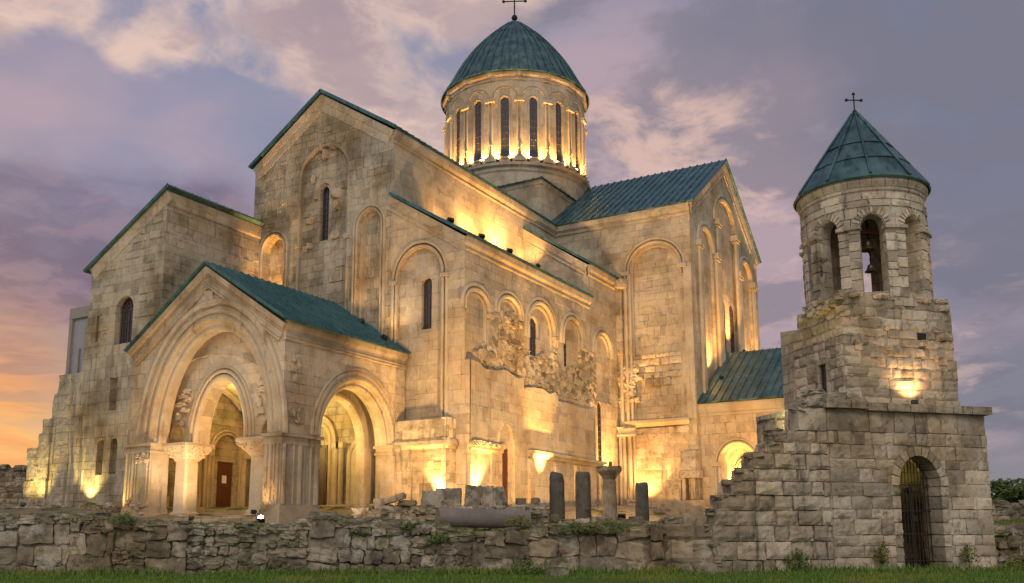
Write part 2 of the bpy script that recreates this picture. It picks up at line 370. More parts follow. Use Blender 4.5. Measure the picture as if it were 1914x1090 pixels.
# ------------------------------------------------------------------ mesh builder
class MB:
    def __init__(self):
        self.v = []; self.f = []; self.t = []; self.mi = []; self.cur = 0; self.tint = 0.5

    def add(self, vs, fs, tint=None):
        o = len(self.v); self.v.extend([tuple(p) for p in vs])
        for f in fs:
            self.f.append(tuple(i + o for i in f)); self.t.append(self.tint if tint is None else tint); self.mi.append(self.cur)

    def quad(self, a, b, c, d, tint=None): self.add([a, b, c, d], [(0, 1, 2, 3)], tint)

    def box(self, x0, x1, y0, y1, z0, z1, tint=None):
        p = [(x, y, z) for x in (x0, x1) for y in (y0, y1) for z in (z0, z1)]
        self.add(p, [(0, 1, 3, 2), (4, 6, 7, 5), (0, 4, 5, 1), (2, 3, 7, 6), (0, 2, 6, 4), (1, 5, 7, 3)], tint)

    def obox(self, c, ax, ay, az, tint=None):
        c = Vector(c); ax, ay, az = Vector(ax), Vector(ay), Vector(az)
        p = [c + ax * i + ay * j + az * k for i in (-1, 1) for j in (-1, 1) for k in (-1, 1)]
        self.add(p, [(0, 1, 3, 2), (4, 6, 7, 5), (0, 4, 5, 1), (2, 3, 7, 6), (0, 2, 6, 4), (1, 5, 7, 3)], tint)

    def tube(self, pts, r, n=8, caps=True, tint=None):
        pts = [Vector(p) for p in pts]; rings = []
        rr = r if isinstance(r, (list, tuple)) else [r] * len(pts)
        for i, p in enumerate(pts):
            d = (pts[min(i + 1, len(pts) - 1)] - pts[max(i - 1, 0)]).normalized()
            a = d.orthogonal().normalized() if abs(d.z) < 0.95 else Vector((1, 0, 0)); a = (a - d * a.dot(d)).normalized(); b = d.cross(a)
            rings.append([p + (a * math.cos(2 * math.pi * k / n) + b * math.sin(2 * math.pi * k / n)) * rr[i] for k in range(n)])
        vs = [q for g in rings for q in g]; fs = []
        for i in range(len(pts) - 1):
            for k in range(n): fs.append((i * n + k, i * n + (k + 1) % n, (i + 1) * n + (k + 1) % n, (i + 1) * n + k))
        if caps: fs.append(tuple(range(n))[::-1]); fs.append(tuple(range((len(pts) - 1) * n, len(pts) * n)))
        self.add(vs, fs, tint)

    def lathe(self, c, prof, n=32, a0=0.0, a1=2 * math.pi, tint=None):
        full = abs(a1 - a0 - 2 * math.pi) < 1e-6; k_ = n if full else n + 1
        vs = []; fs = []
        for (r, z) in prof:
            for k in range(k_):
                a = a0 + (a1 - a0) * k / n
                vs.append((c[0] + r * math.cos(a), c[1] + r * math.sin(a), c[2] + z))
        for i in range(len(prof) - 1):
            for k in range(n):
                k2 = (k + 1) % k_
                fs.append((i * k_ + k, i * k_ + k2, (i + 1) * k_ + k2, (i + 1) * k_ + k))
        self.add(vs, fs, tint)

    def rock(self, c, s, rng, sq=0.6, amp=0.12, n=4, rot=None, tint=None, freq=1.0):
        """a stone: cube grid pulled towards an ellipsoid and roughened"""
        c = Vector(c); off = Vector((rng.uniform(-99, 99), rng.uniform(-99, 99), rng.uniform(-99, 99)))
        rot = rot or Matrix.Rotation(rng.uniform(0, 6.28), 3, 'Z')
        idx = {}; vs = []; fs = []

        def vert(i, j, k):
            key = (i, j, k)
            if key not in idx:
                p = Vector((2 * i / n - 1, 2 * j / n - 1, 2 * k / n - 1))
                q = p.normalized(); p = p * sq + q * (1 - sq) * 1.15
                p = p * (1 + amp * noise.noise((p + off) * 1.3 * freq) * 2 + amp * 0.6 * noise.noise((p + off) * 3.3 * freq))
                idx[key] = len(vs); vs.append(c + rot @ Vector((p.x * s[0], p.y * s[1], p.z * s[2])))
            return idx[key]
        for a in range(n):
            for b_ in range(n):
                for side in (0, n):
                    for ax in range(3):
                        q = []
                        for da, db in ((0, 0), (1, 0), (1, 1), (0, 1)):
                            ijk = [0, 0, 0]; ijk[ax] = side; ijk[(ax + 1) % 3] = a + da; ijk[(ax + 2) % 3] = b_ + db
                            q.append(vert(*ijk))
                        fs.append(tuple(q if side else q[::-1]))
        self.add(vs, fs, rng.random() if tint is None else tint)

    def build(self, name, mats, parent=None, root=None, smooth=False, uv=None, loc=None):
        me = bpy.data.meshes.new(name)
        V = np.array(self.v, dtype=np.float64)
        uvsrc = V.copy()
        if root is not None: V = V - np.array(root)
        me.from_pydata(V.tolist(), [], self.f)
        mats = mats if isinstance(mats, (list, tuple)) else [mats]
        for m_ in mats: me.materials.append(m_)
        if len(mats) > 1: me.polygons.foreach_set('material_index', np.array(self.mi, dtype=np.int32))
        at = me.attributes.new('tint', 'FLOAT', 'FACE'); at.data.foreach_set('value', np.array(self.t, dtype=np.float32))
        nl = len(me.loops); li = np.empty(nl, dtype=np.int32); me.loops.foreach_get('vertex_index', li)
        npoly = len(me.polygons); ls = np.empty(npoly, dtype=np.int32); me.polygons.foreach_get('loop_start', ls)
        lt = np.empty(npoly, dtype=np.int32); me.polygons.foreach_get('loop_total', lt)
        nr = np.empty(npoly * 3, dtype=np.float32); me.polygons.foreach_get('normal', nr); nr = nr.reshape(-1, 3)
        pol = np.repeat(np.arange(npoly), lt); P = uvsrc[li]; N = nr[pol]
        if uv and uv[0] == 'cyl':
            a = np.arctan2(P[:, 1] - uv[2], P[:, 0] - uv[1])
            ctr = np.zeros((npoly, 2)); np.add.at(ctr, pol, P[:, :2]); ctr /= lt[:, None]
            ac = np.arctan2(ctr[:, 1] - uv[2], ctr[:, 0] - uv[1])[pol]
            d = a - ac; a = np.where(d > math.pi, a - 2 * math.pi, np.where(d < -math.pi, a + 2 * math.pi, a))
            UVc = np.stack([a * uv[3], P[:, 2]], 1)
        else:
            hor = np.abs(N[:, 2]) > 0.75
            tx, ty = -N[:, 1], N[:, 0]; L = np.hypot(tx, ty); L[L < 1e-6] = 1; tx /= L; ty /= L
            fl = np.where(np.abs(tx) > np.abs(ty), np.sign(tx), np.sign(ty)); tx *= fl; ty *= fl
            UVc = np.where(hor[:, None], P[:, :2], np.stack([P[:, 0] * tx + P[:, 1] * ty, P[:, 2]], 1))
        ul = me.uv_layers.new(name='UVMap'); ul.data.foreach_set('uv', UVc.astype(np.float32).ravel())
        if smooth: me.polygons.foreach_set('use_smooth', np.ones(npoly, dtype=bool))
        me.update()
        o = bpy.data.objects.new(name, me); COL.objects.link(o)
        if parent: o.parent = parent
        if loc is not None: o.location = loc
        return o


def thing(name, label, cat, loc=(0, 0, 0), rotz=0.0, group=None):
    o = bpy.data.objects.new(name, None); COL.objects.link(o); o.empty_display_size = 0.3
    o.location = loc; o.rotation_euler = (0, 0, rotz); tag(o, label, cat, group)
    return o


def tag(o, label=None, cat=None, group=None, kind=None):
    if label: o['label'] = label
    if cat: o['category'] = cat
    if group: o['group'] = group
    if kind: o['kind'] = kind
    return o


class Fr:   # flat frame: u along the wall, z up, d out of the wall
    def __init__(s, O, U, N): s.O, s.U, s.N = Vector(O), Vector(U), Vector(N)

    def P(s, u, z, d=0.0): return s.O + s.U * u + s.N * d + Vector((0, 0, z))


class Cy:   # frame wrapped round a cylinder
    def __init__(s, c, R, a0=0.0): s.c, s.R, s.a0 = c, R, a0

    def P(s, u, z, d=0.0):
        a = s.a0 + u / s.R; r = s.R + d
        return Vector((s.c[0] + r * math.cos(a), s.c[1] + r * math.sin(a), z))


def west(X): return Fr((X, 0, 0), (0, 1, 0), (-1, 0, 0))
def south(Y): return Fr((0, Y, 0), (1, 0, 0), (0, -1, 0))


def arc(c, hw, zs, rise, n=20, point=0.0):
    o = []
    for i in range(n + 1):
        a = math.pi - math.pi * i / n
        if point > 0:
            t_ = abs(math.cos(a)); x = math.cos(a); z = (1 - t_ ** (2 - point)) ** (1 / (2 - point * 0.55))
        else: x, z = math.cos(a), math.sin(a)
        o.append((c + hw * x, zs + rise * z))
    return o


def arch(c, hw, z0, zs, rise, n=20, point=0.0): return [(c - hw, z0)] + arc(c, hw, zs, rise, n, point) + [(c + hw, z0)]


def panel(mb, fr, outline, holes=(), d0=0.0, cap=True):
    """holes: (polygon, depth, closed?, sub_holes)"""
    polys = [outline] + [h[0] for h in holes]
    if cap:
        flat = [p for pl in polys for p in pl]
        tr = tessellate_polygon([[Vector((p[0], p[1], 0)) for p in pl] for pl in polys])
        mb.add([fr.P(p[0], p[1], d0) for p in flat], [tuple(t) for t in tr])
    for h in holes:
        pl, dep, closed = h[0], h[1], h[2]; n = len(pl)
        for i in range(n):
            a, b = pl[i], pl[(i + 1) % n]
            mb.quad(fr.P(a[0], a[1], d0), fr.P(b[0], b[1], d0), fr.P(b[0], b[1], d0 - dep), fr.P(a[0], a[1], d0 - dep))
        if closed: panel(mb, fr, pl, h[3] if len(h) > 3 else (), d0 - dep)


def mould(mb, fr, c, hw, z0, zs, rise, prof, n=24, point=0.0, legs=True):
    """sweep a profile of (outward offset, proud) round an arch"""
    rows = []
    for (o, d) in prof:
        pts = arc(c, hw + o, zs, rise + o, n, point)
        if legs: pts = [(c - hw - o, z0)] + pts + [(c + hw + o, z0)]
        rows.append([fr.P(u, z, d) for u, z in pts])
    k = len(rows[0])
    vs = [p for r in rows for p in r]; fs = []
    for i in range(len(rows) - 1):
        for j in range(k - 1): fs.append((i * k + j, i * k + j + 1, (i + 1) * k + j + 1, (i + 1) * k + j))
    mb.add(vs, fs)


def roll_prof(o0, wd, h, n=5):
    return [(o0 + wd / 2 - wd / 2 * math.cos(math.pi * i / n), h * math.sin(math.pi * i / n)) for i in range(n + 1)]


def rolls(*specs):
    out = []
    for s_ in specs: out += roll_prof(*s_)
    return out


def extr(mb, p0, p1, prof, out, up=(0, 0, 1), caps=True):
    p0, p1, out, up = Vector(p0), Vector(p1), Vector(out), Vector(up); n = len(prof)
    vs = [p0 + out * a + up * b for a, b in prof] + [p1 + out * a + up * b for a, b in prof]
    fs = [(i, (i + 1) % n, n + (i + 1) % n, n + i) for i in range(n)]
    if caps: fs += [tuple(range(n))[::-1], tuple(range(n, 2 * n))]
    mb.add(vs, fs)


CORN = [(-0.1, 0), (0.05, 0), (0.10, 0.06), (0.10, 0.14), (0.05, 0.18), (0.05, 0.24), (0.22, 0.42), (0.26, 0.80), (-0.1, 0.80)]
CORN2 = [(-0.1, 0), (0.06, 0), (0.11, 0.07), (0.06, 0.16), (0.06, 0.24), (0.14, 0.30), (0.09, 0.40), (0.20, 0.50), (0.24, 0.86), (-0.1, 0.86)]


def roof(mb, a, b, c, d, th=0.12, gap=0.6, rib=0.06, rw=0.025, trim=None):
    """eave a-b, ridge d-c (d above a)"""
    a, b, c, d = map(Vector, (a, b, c, d)); nrm = (b - a).cross(d - a).normalized()
    if nrm.z < 0: nrm = -nrm
    lo = [p - nrm * th for p in (a, b, c, d)]
    mb.add([a, b, c, d, *lo], [(0, 1, 2, 3), (7, 6, 5, 4), (0, 4, 5, 1), (1, 5, 6, 2), (2, 6, 7, 3), (3, 7, 4, 0)])
    n = max(2, int((b - a).length / gap)); e = (b - a).normalized()
    for i in range(n + 1):
        t_ = i / n; p = a.lerp(b, t_); q = d.lerp(c, t_)
        w_ = e * rw * (1 if 0 < i < n else 1.4)
        if i == 0: p, q = p + w_, q + w_
        if i == n: p, q = p - w_, q - w_
        h = nrm * rib
        p = p - (q - p).normalized() * 0.04
        mb.add([p - w_, p + w_, q + w_, q - w_, p - w_ * .6 + h, p + w_ * .6 + h, q + w_ * .6 + h, q - w_ * .6 + h],
               [(0, 4, 7, 3), (1, 2, 6, 5), (4, 5, 6, 7), (0, 1, 5, 4), (2, 3, 7, 6)])


def relief(mb, fr, u0, u1, z0, z1, n, seed, d0=0.0, mx=0.05, ok=None, course=0.46):
    """single ashlars that stand a few centimetres proud of a worn wall"""
    rg = random.Random(seed)
    for _ in range(n):
        wd = rg.uniform(0.35, 1.1); ht = course * rg.choice((1, 1, 0.8, 1.3)) - 0.02
        u = rg.uniform(u0, u1 - wd); z = z0 + course * int(rg.uniform(0, (z1 - z0) / course - 1))
        if ok and not (ok(u, z) and ok(u + wd, z) and ok(u, z + ht) and ok(u + wd, z + ht) and ok(u + wd / 2, z + ht / 2)): continue
        d = d0 + rg.uniform(0.012, mx); b = min(0.03, d * 0.6)
        o = [fr.P(u, z, d0 - .02), fr.P(u + wd, z, d0 - .02), fr.P(u + wd, z + ht, d0 - .02), fr.P(u, z + ht, d0 - .02)]
        j = lambda: rg.uniform(-0.03, 0.03)
        i_ = [fr.P(u + b + j(), z + b + j(), d), fr.P(u + wd - b + j(), z + b + j(), d), fr.P(u + wd - b + j(), z + ht - b + j(), d), fr.P(u + b + j(), z + ht - b + j(), d)]
        mb.add(o + i_, [(4, 5, 6, 7), (0, 1, 5, 4), (1, 2, 6, 5), (2, 3, 7, 6), (3, 0, 4, 7)])


def stones(mb, fr, courses, span, wmin, wmax, rg, depth=0.35, jit=0.03, amp=0.03, gap=0.018, skip=None, round_=0.04, nx=5, nz=4, dark=None):
    """masonry with a real block for each stone"""
    for (z0, z1) in courses:
        u0, u1 = span((z0 + z1) / 2); u = u0
        while u < u1 - 0.05:
            wd = rg.uniform(wmin, wmax) * (0.8 + 0.4 * (z1 - z0) / 0.45)
            e = min(u + wd, u1)
            if u1 - e < wmin * 0.5: e = u1
            a, b = u, e; u = e
            if skip:
                cut = skip(a, b, (z0 + z1) / 2)
                if cut is None: continue
                a, b = cut
                if b - a < 0.08: continue
            pr = rg.uniform(-jit, jit); off = Vector((rg.uniform(-50, 50), rg.uniform(-50, 50), 0))
            tn = rg.random() if dark is None else min(1, max(0, rg.random() + dark((a + b) / 2, (z0 + z1) / 2)))
            zt = [rg.uniform(-0.02, 0.02) for _ in range(4)]
            vs = []; fs = []
            for k in range(nz + 1):
                for i in range(nx + 1):
                    s_, t_ = i / nx, k / nz
                    x = a + gap / 2 + (b - a - gap) * s_; z = z0 + gap / 2 + (z1 - z0 - gap) * t_ + zt[0] * (1 - s_) * (1 - t_) + zt[1] * s_ * (1 - t_)
                    edge = min(s_ * (b - a), (1 - s_) * (b - a), t_ * (z1 - z0), (1 - t_) * (z1 - z0))
                    n_ = noise.noise(Vector((x, z, 0)) * 2.2 + off) + 0.5 * noise.noise(Vector((x, z, 3)) * 6 + off)
                    d = pr + amp * n_ * 2 - round_ * max(0, 1 - edge / 0.07)
                    jx = noise.noise(Vector((x, z, 7)) * 4 + off) * 0.03; jz = noise.noise(Vector((x, z, 11)) * 4 + off) * 0.025
                    vs.append(fr.P(x + jx, z + jz, d))
            m_ = len(vs); ring = []
            for i in range(nx + 1): ring.append(i)
            for k in range(1, nz + 1): ring.append(k * (nx + 1) + nx)
            for i in range(nx - 1, -1, -1): ring.append(nz * (nx + 1) + i)
            for k in range(nz - 1, 0, -1): ring.append(k * (nx + 1))
            for k in range(nz):
                for i in range(nx): q = k * (nx + 1) + i; fs.append((q, q + 1, q + nx + 2, q + nx + 1))
            for r_ in ring: vs.append(Vector(vs[r_]) - (fr.P(0, 0, 1) - fr.P(0, 0, 0)) * depth)
            n = len(ring)
            for i in range(n): fs.append((ring[(i + 1) % n], ring[i], m_ + i, m_ + (i + 1) % n))
            mb.add(vs, fs, tn)


def cyl_wall(mb, c, R, Rin, z0, z1, opens, step=R_(3)):
    """opens: (angle, half_width_m, z_sill, z_spring, rise)"""
    cuts = set(); a = -math.pi
    n = int(round(2 * math.pi / step)); base = [-math.pi + 2 * math.pi * i / n for i in range(n)]
    def norm(x): return (x + math.pi) % (2 * math.pi) - math.pi
    oo = [(norm(o[0]), o[1] / R, *o[2:]) for o in opens]
    al = []
    for x in base:
        if not any(abs(norm(x - o[0])) < o[1] + step * 0.35 for o in oo): al.append(x)
    for o in oo:
        for k in range(13): al.append(norm(o[0] - o[1] + 2 * o[1] * k / 12))
    al = sorted(al)
    def P(a_, z, r): return (c[0] + r * math.cos(a_), c[1] + r * math.sin(a_), z)
    def top(o, a_):
        t_ = min(1, abs(norm(a_ - o[0])) / o[1]); return o[3] + o[4] * math.sqrt(max(0, 1 - t_ * t_))
    for i in range(len(al)):
        a0, a1 = al[i], al[(i + 1) % len(al)]
        mid = norm(a0 + norm(a1 - a0) / 2); o = next((q for q in oo if abs(norm(mid - q[0])) < q[1]), None)
        if o is None:
            mb.quad(P(a0, z0, R), P(a1, z0, R), P(a1, z1, R), P(a0, z1, R))
            if Rin: mb.quad(P(a0, z0, Rin), P(a0, z1, Rin), P(a1, z1, Rin), P(a1, z0, Rin))
        else:
            t0, t1 = top(o, a0), top(o, a1)
            for r in ((R, Rin) if Rin else (R,)):
                mb.quad(P(a0, z0, r), P(a1, z0, r), P(a1, o[2], r), P(a0, o[2], r))
                mb.quad(P(a0, t0, r), P(a1, t1, r), P(a1, z1, r), P(a0, z1, r))
            ri = Rin or R - 0.35
            mb.quad(P(a0, t0, R), P(a0, t0, ri), P(a1, t1, ri), P(a1, t1, R))
            mb.quad(P(a0, o[2], R), P(a1, o[2], R), P(a1, o[2], ri), P(a0, o[2], ri))
    for o in oo:
        ri = Rin or R - 0.35
        for s_ in (-1, 1):
            a_ = norm(o[0] + s_ * o[1]); mb.quad(P(a_, o[2], R), P(a_, o[3], R), P(a_, o[3], ri), P(a_, o[2], ri))


def window(name, fr, c, hw, z0, zs, rise, d, parent, root, bars=(2, 6), point=0.0, bar=0.028, fan=False):
    """glass with glazing bars, one mesh"""
    mb = MB(); pl = arch(c, hw, z0, zs, rise, 12, point)
    panel(mb, fr, pl, (), d)
    mb.cur = 1
    nv, nh = bars
    def bx(u0, u1, za, zb):
        q = [fr.P(u, z, dd) for u in (u0, u1) for z in (za, zb) for dd in (d + 0.003, d + 0.045)]
        mb.add(q, [(0, 1, 3, 2), (4, 6, 7, 5), (0, 4, 5, 1), (2, 3, 7, 6), (1, 5, 7, 3)])
    for i in range(1, nv):
        u = c - hw + 2 * hw * i / nv; zt = zs + rise * math.sqrt(max(0, 1 - ((u - c) / hw) ** 2)) - 0.02
        bx(u - bar / 2, u + bar / 2, z0, min(zt, zs + 0.02) if fan else zt)
    for i in range(1, nh + 1):
        z = z0 + (zs - z0) * i / nh; bx(c - hw + 0.01, c + hw - 0.01, z - bar / 2, z + bar / 2)
    if fan:
        for k in range(1, 6):
            a = math.pi * k / 6
            mb.tube([fr.P(c + 0.3 * hw * math.cos(a), zs + 0.3 * rise * math.sin(a), d + .03), fr.P(c + 0.97 * hw * math.cos(a), zs + 0.97 * rise * math.sin(a), d + .03)], bar * 0.6, 4)
        for q in (0.3, 0.65):
            mb.tube([fr.P(c + q * hw * math.cos(math.pi * k / 10), zs + q * rise * math.sin(math.pi * k / 10), d + .03) for k in range(11)], bar * 0.6, 4)
    for i in range(len(pl) - 1):   # outer frame
        mb.tube([fr.P(pl[i][0], pl[i][1], d + .02), fr.P(pl[i + 1][0], pl[i + 1][1], d + .02)], bar * 1.1, 4, caps=False)
    return mb.build(name, [M['glass'], M['lead']], parent, root)


#@@GROUND
# ------------------------------------------------------------------ ground
def gz(r, d):
    """height of the ground at r metres right and d metres out from the photographer"""
    if d < 30.3: return -.2 + 0.05 * noise.noise(Vector((r * 0.3, d * 0.3, 0))) * min(1, max(0, 30.3 - d))
    z = np.interp(d, [30.3, 31.2, 40, 46, 50.5, 53, 62, 80, 120, 200, 400, 2500], [0.9, 1.05, 1.30, 1.55, 2.3, 2.75, 3.0, 2.9, 3.4, 4.0, 4.0, 4.0])
    rr = np.interp(r, [7.8, 9.6], [0, 1])
    z = z * (1 - rr) + rr * np.interp(d, [30.3, 34, 36, 45, 60, 90, 130, 400, 2500], [-.2, -.15, 0.35, 1.2, 1.9, 2.6, 3.4, 5, 5])
    return float(z) + 0.05 * noise.noise(Vector((r * 0.4, d * 0.4, 5)))


def earth_mat():
    m, t, b = new_mat('earth_and_stone_chips')
    pos = t.new('ShaderNodeNewGeometry').outputs['Position']
    e = t.mix(t.noise(pos, 2.2, 8, 0.7), (0.12, 0.092, 0.062), (0.34, 0.285, 0.205))
    g = t.mix(t.noise(pos, 3.0, 6, 0.7), (0.030, 0.042, 0.012), (0.085, 0.095, 0.030))
    col = t.mix(t.ss(t.noise(pos, 0.7, 6, 0.65), 0.52, 0.62), e, g)
    t.l.new(col, b.inputs['Base Color']); b.inputs['Roughness'].default_value = 0.95; b.inputs['Specular IOR Level'].default_value = 0.1
    bp = t.new('ShaderNodeBump'); bp.inputs['Strength'].default_value = 1.0; bp.inputs['Distance'].default_value = 0.12
    t.l.new(t.noise(pos, 4, 8, 0.75), bp.inputs['Height']); t.l.new(bp.outputs[0], b.inputs['Normal'])
    return m


M['earth'] = earth_mat()
mb = MB()
ds = list(np.linspace(1, 30, 30)) + [30.25, 30.35, 30.8, 31.4] + list(np.linspace(32, 62, 31)) + [66, 72, 80, 90, 105, 130, 170, 240, 400, 800, 2500]
rs = [-2500, -900, -400, -200, -120, -80, -60] + list(np.linspace(-46, 34, 81)) + [38, 44, 52, 62, 80, 120, 200, 400, 900, 2500]
for d in ds:
    for r in rs: mb.v.append(tuple(FG(r, d, gz(r, d))))
for i in range(len(ds) - 1):
    for j in range(len(rs) - 1):
        k = i * len(rs) + j; mb.f.append((k, k + 1, k + len(rs) + 1, k + len(rs))); mb.t.append(.5); mb.mi.append(1 if 30.28 < ds[i] < 80 and rs[j] < 8.5 and rs[j] > -70 else 0)
tag(mb.build('ground', [M['ground'], M['earth']], smooth=True), kind='structure')
#@@CATHEDRAL
# ------------------------------------------------------------------ cathedral
CR = (50.0, 34.0, 2.0)
cath = thing('cathedral', 'great domed limestone cathedral with green copper roofs, arched porch and round windowed drum', 'cathedral', CR)
Xp, Yp, Xw, Yn, Ya, Ynn, Yb, Xb, Xt, Yt = 33.51, 31.99, 43.26, 33.14, 27.95, 44.5, 43.8, 35.76, 64.57, 22.0
XtR, XtC = 82.4, 73.4
G = 1.0


def part(mb, name, mat, parent=cath, **kw): return mb.build(name, mat, parent, CR, **kw)


# --- nave west front
fw = west(Xw); mb = MB()
apexY, apexZ = 38.82, 29.05
holes = [
    (arch(38.55, 2.05, 10.5, 23.7, 2.0, 24), 0.22, True, [(arch(38.6, 0.36, 19.4, 22.6, 0.36, 10), 0.35, False), ]),
    (arch(34.82, 0.88, 9.0, 19.6, 1.05, 18), 0.55, True),
    (arch(42.62, 0.92, 12.0, 19.2, 1.1, 18), 0.65, True),
]
outline = [(Yn, G), (Yn, 25.45), (apexY, apexZ), (Ynn, 25.3), (Ynn, G)]
panel(mb, fw, outline, holes)
def okW(u, z):
    if z > 24.6 - abs(u - apexY) * 0.62 + 3.2: return False
    for c, hw, top in ((38.55, 2.35, 26), (34.82, 1.35, 21.2), (42.62, 1.4, 20.8)):
        if abs(u - c) < hw and z < top: return False
    return True
relief(mb, fw, Yn + .1, Ynn - .1, 14, 27, 120, 5, 0, 0.06, okW)
relief(mb, fw, 36.7, 40.4, 13, 25, 46, 6, -0.22, 0.07, lambda u, z: abs(u - 38.6) > 0.62 and z < 24.2)
part(mb, 'west_wall', M['ashlar_old'])
window('window', fw, 38.6, 0.36, 19.4, 22.6, 0.36, -0.50, cath, CR, (2, 9))
mb = MB()
mould(mb, fw, 38.55, 2.05, 10.5, 23.7, 2.0, [(-0.14, -0.22), (-0.14, -0.02), (-0.02, 0.02), (0.05, -0.02)])
mould(mb, fw, 34.82, 0.88, 9.0, 19.6, 1.05, rolls((0.0, 0.16, 0.10), (0.18, 0.20, 0.12)))
mould(mb, fw, 34.82, 0.70, 9.0, 19.6, 0.87, [(0, -0.55), (0, -0.28), (0.18, -0.28)])
mould(mb, fw, 42.62, 0.92, 12, 19.2, 1.1, rolls((0.0, 0.18, 0.12), (0.20, 0.2, 0.10)))
mould(mb, fw, 38.6, 0.36, 22.2, 22.6, 0.36, [(0.16, -0.22), (0.2, -0.10), (0.42, -0.06), (0.48, -0.22)])
for s_ in (-1, 1): mb.obox(fw.P(38.55 + s_ * 2.0, 19.3, 0.0), (0, .2, 0), (.10, 0, 0), (0, 0, .14))
rg = random.Random(3)
for (u, z, s_) in ((37.55, 22.3, .36), (37.5, 21.5, .3), (39.75, 20.9, .28), (37.6, 19.6, .26), (39.7, 19.2, .22), (38.5, 25.05, .34), (38.9, 25.6, .3), (37.9, 25.5, .28), (39.5, 23.6, .25)):
    mb.rock(fw.P(u, z, -0.2), (0.14, s_, s_ * 0.8), rg, 0.7, 0.2, 4)
part(mb, 'blind_arcade', M['carved_old'])
# raking cornice on the gable
mb = MB()
for (ya, za, yb, zb) in ((Yn - .12, 25.35, apexY, apexZ + .05), (Ynn + .12, 25.2, apexY, apexZ + .05)):
    k_ = .004 if ya > 40 else 0; p0, p1 = Vector((Xw - k_, ya, za)), Vector((Xw - k_, yb, zb)); up = Vector((0, 0, 1)); dr = (p1 - p0).normalized()
    nz = dr.cross(Vector((1, 0, 0))); nz = nz if nz.z > 0 else -nz
    extr(mb, p0 - nz * .95, p1 - nz * .95, [(-.05, 0), (.03, 0), (.05, .06), (.05, .5), (.10, .56), (.16, .95), (-.05, .95)], (-1, 0, 0), nz)
# horizontal eaves cornice, south side
extr(mb, (Xw - .02, Yn, 24.62), (Xt, Yn, 24.62), CORN, (0, -1, 0))
part(mb, 'cornice', M['ashlar_fine'])

# --- nave south clerestory, north wall
mb = MB()
fs = south(Yn); panel(mb, fs, [(Xw, 14), (Xw, 25.4), (Xt + .5, 25.4), (Xt + .5, 14)])
relief(mb, fs, Xw, Xt, 20, 24.5, 30, 8, 0, 0.02)
fn = Fr((0, Ynn, 0), (1, 0, 0), (0, 1, 0)); panel(mb, fn, [(Xw, G), (Xw, 25.3), (Xt + 1, 25.3), (Xt + 1, G)])
part(mb, 'nave_wall', M['ashlar_fine'])
mb = MB()
roof(mb, (Xw - .32, Yn - .36, 25.52), (Xt + .6, Yn - .36, 25.52), (Xt + .6, apexY, 29.35), (Xw - .32, apexY, 29.35), 0.14, 0.62, 0.07)
roof(mb, (Xw - .32, Ynn + .36, 25.4), (Xt + .6, Ynn + .36, 25.4), (Xt + .6, apexY, 29.35), (Xw - .32, apexY, 29.35), 0.14, 0.62, 0.07)
part(mb, 'nave_roof', M['copper'])

# --- south aisle
mb = MB()
fa = west(Xw)
hA = [(arch(31.05, 1.55, 7.5, 15.9, 1.75, 22), 0.20, True, [(arch(30.68, 0.36, 12.8, 15.5, 0.36, 10), 0.32, False)])]
panel(mb, fa, [(Ya, G), (Ya, 17.6), (Yn, 21.0), (Yn, G)], hA)
relief(mb, fa, Ya, Yn, 8, 19.5, 26, 12, 0, 0.03, lambda u, z: (abs(u - 31.05) > 2 or z > 18.3) and z < 17.2 + (u - Ya) * 0.6)
part(mb, 'aisle_west_wall', M['ashlar_fine'])
window('window', fa, 30.68, 0.36, 12.8, 15.5, 0.36, -0.46, cath, CR, (3, 6))
mb = MB()
mould(mb, fa, 31.05, 1.55, 7.5, 15.9, 1.75, rolls((-0.02, 0.20, 0.13), (0.24, 0.22, 0.12)))
for s_ in (-1, 1): mb.obox(fa.P(31.05 + s_ * 1.80, 15.75, 0.04), (0, .28, 0), (.14, 0, 0), (0, 0, .11))
part(mb, 'blind_arch', M['carved'])

fS = south(Ya); mb = MB()
X2 = 59.45
ar = [(44.6, 1.22, 14.05, 0.85), (48.25, 1.25, 14.35, 0.95), (52.35, 1.72, 14.2, 1.6), (56.9, 1.42, 14.3, 1.45), (61.85, 1.35, 14.3, 1.35)]
hs = []
for i, (c, hw, zs, ri) in enumerate(ar):
    sub = []
    if i == 2: sub = [(arch(51.55, 0.42, 12.35, 14.35, 0.42, 10), 0.09, False)]
    if i == 3: sub = [(arch(55.9, 0.40, 12.35, 14.15, 0.40, 10), 0.09, False)]
    hs.append((arch(c, hw, 10.6, zs, ri, 20), 0.20, True, sub))
hs.append((arch(60.95, 0.30, 6.25, 10.2, 0.35, 10), 0.10, False))
panel(mb, fS, [(Xw, G), (Xw, 17.7), (X2, 17.7), (X2, 20.2), (Xt + .2, 20.2), (Xt + .2, G)], hs)
relief(mb, fS, Xw, Xt - .5, 15.9, 17.4, 22, 14, 0, 0.03)
relief(mb, fS, X2, Xt - .5, 11, 19.4, 22, 15, 0, 0.03, lambda u, z: z > 15.9 or u < 60.3)
f2 = west(X2); panel(mb, f2, [(Ya, 17.0), (Ya, 20.2), (Yn, 23.6), (Yn, 17.0)])
part(mb, 'aisle_south_wall', M['ashlar'])
window('window', fS, 51.55, 0.42, 12.35, 14.35, 0.42, -0.275, cath, CR, (2, 5))
window('window', fS, 55.9, 0.40, 12.35, 14.15, 0.40, -0.275, cath, CR, (2, 5))
window('window', fS, 60.95, 0.30, 6.25, 10.2, 0.35, -0.085, cath, CR, (2, 9))
mb = MB()
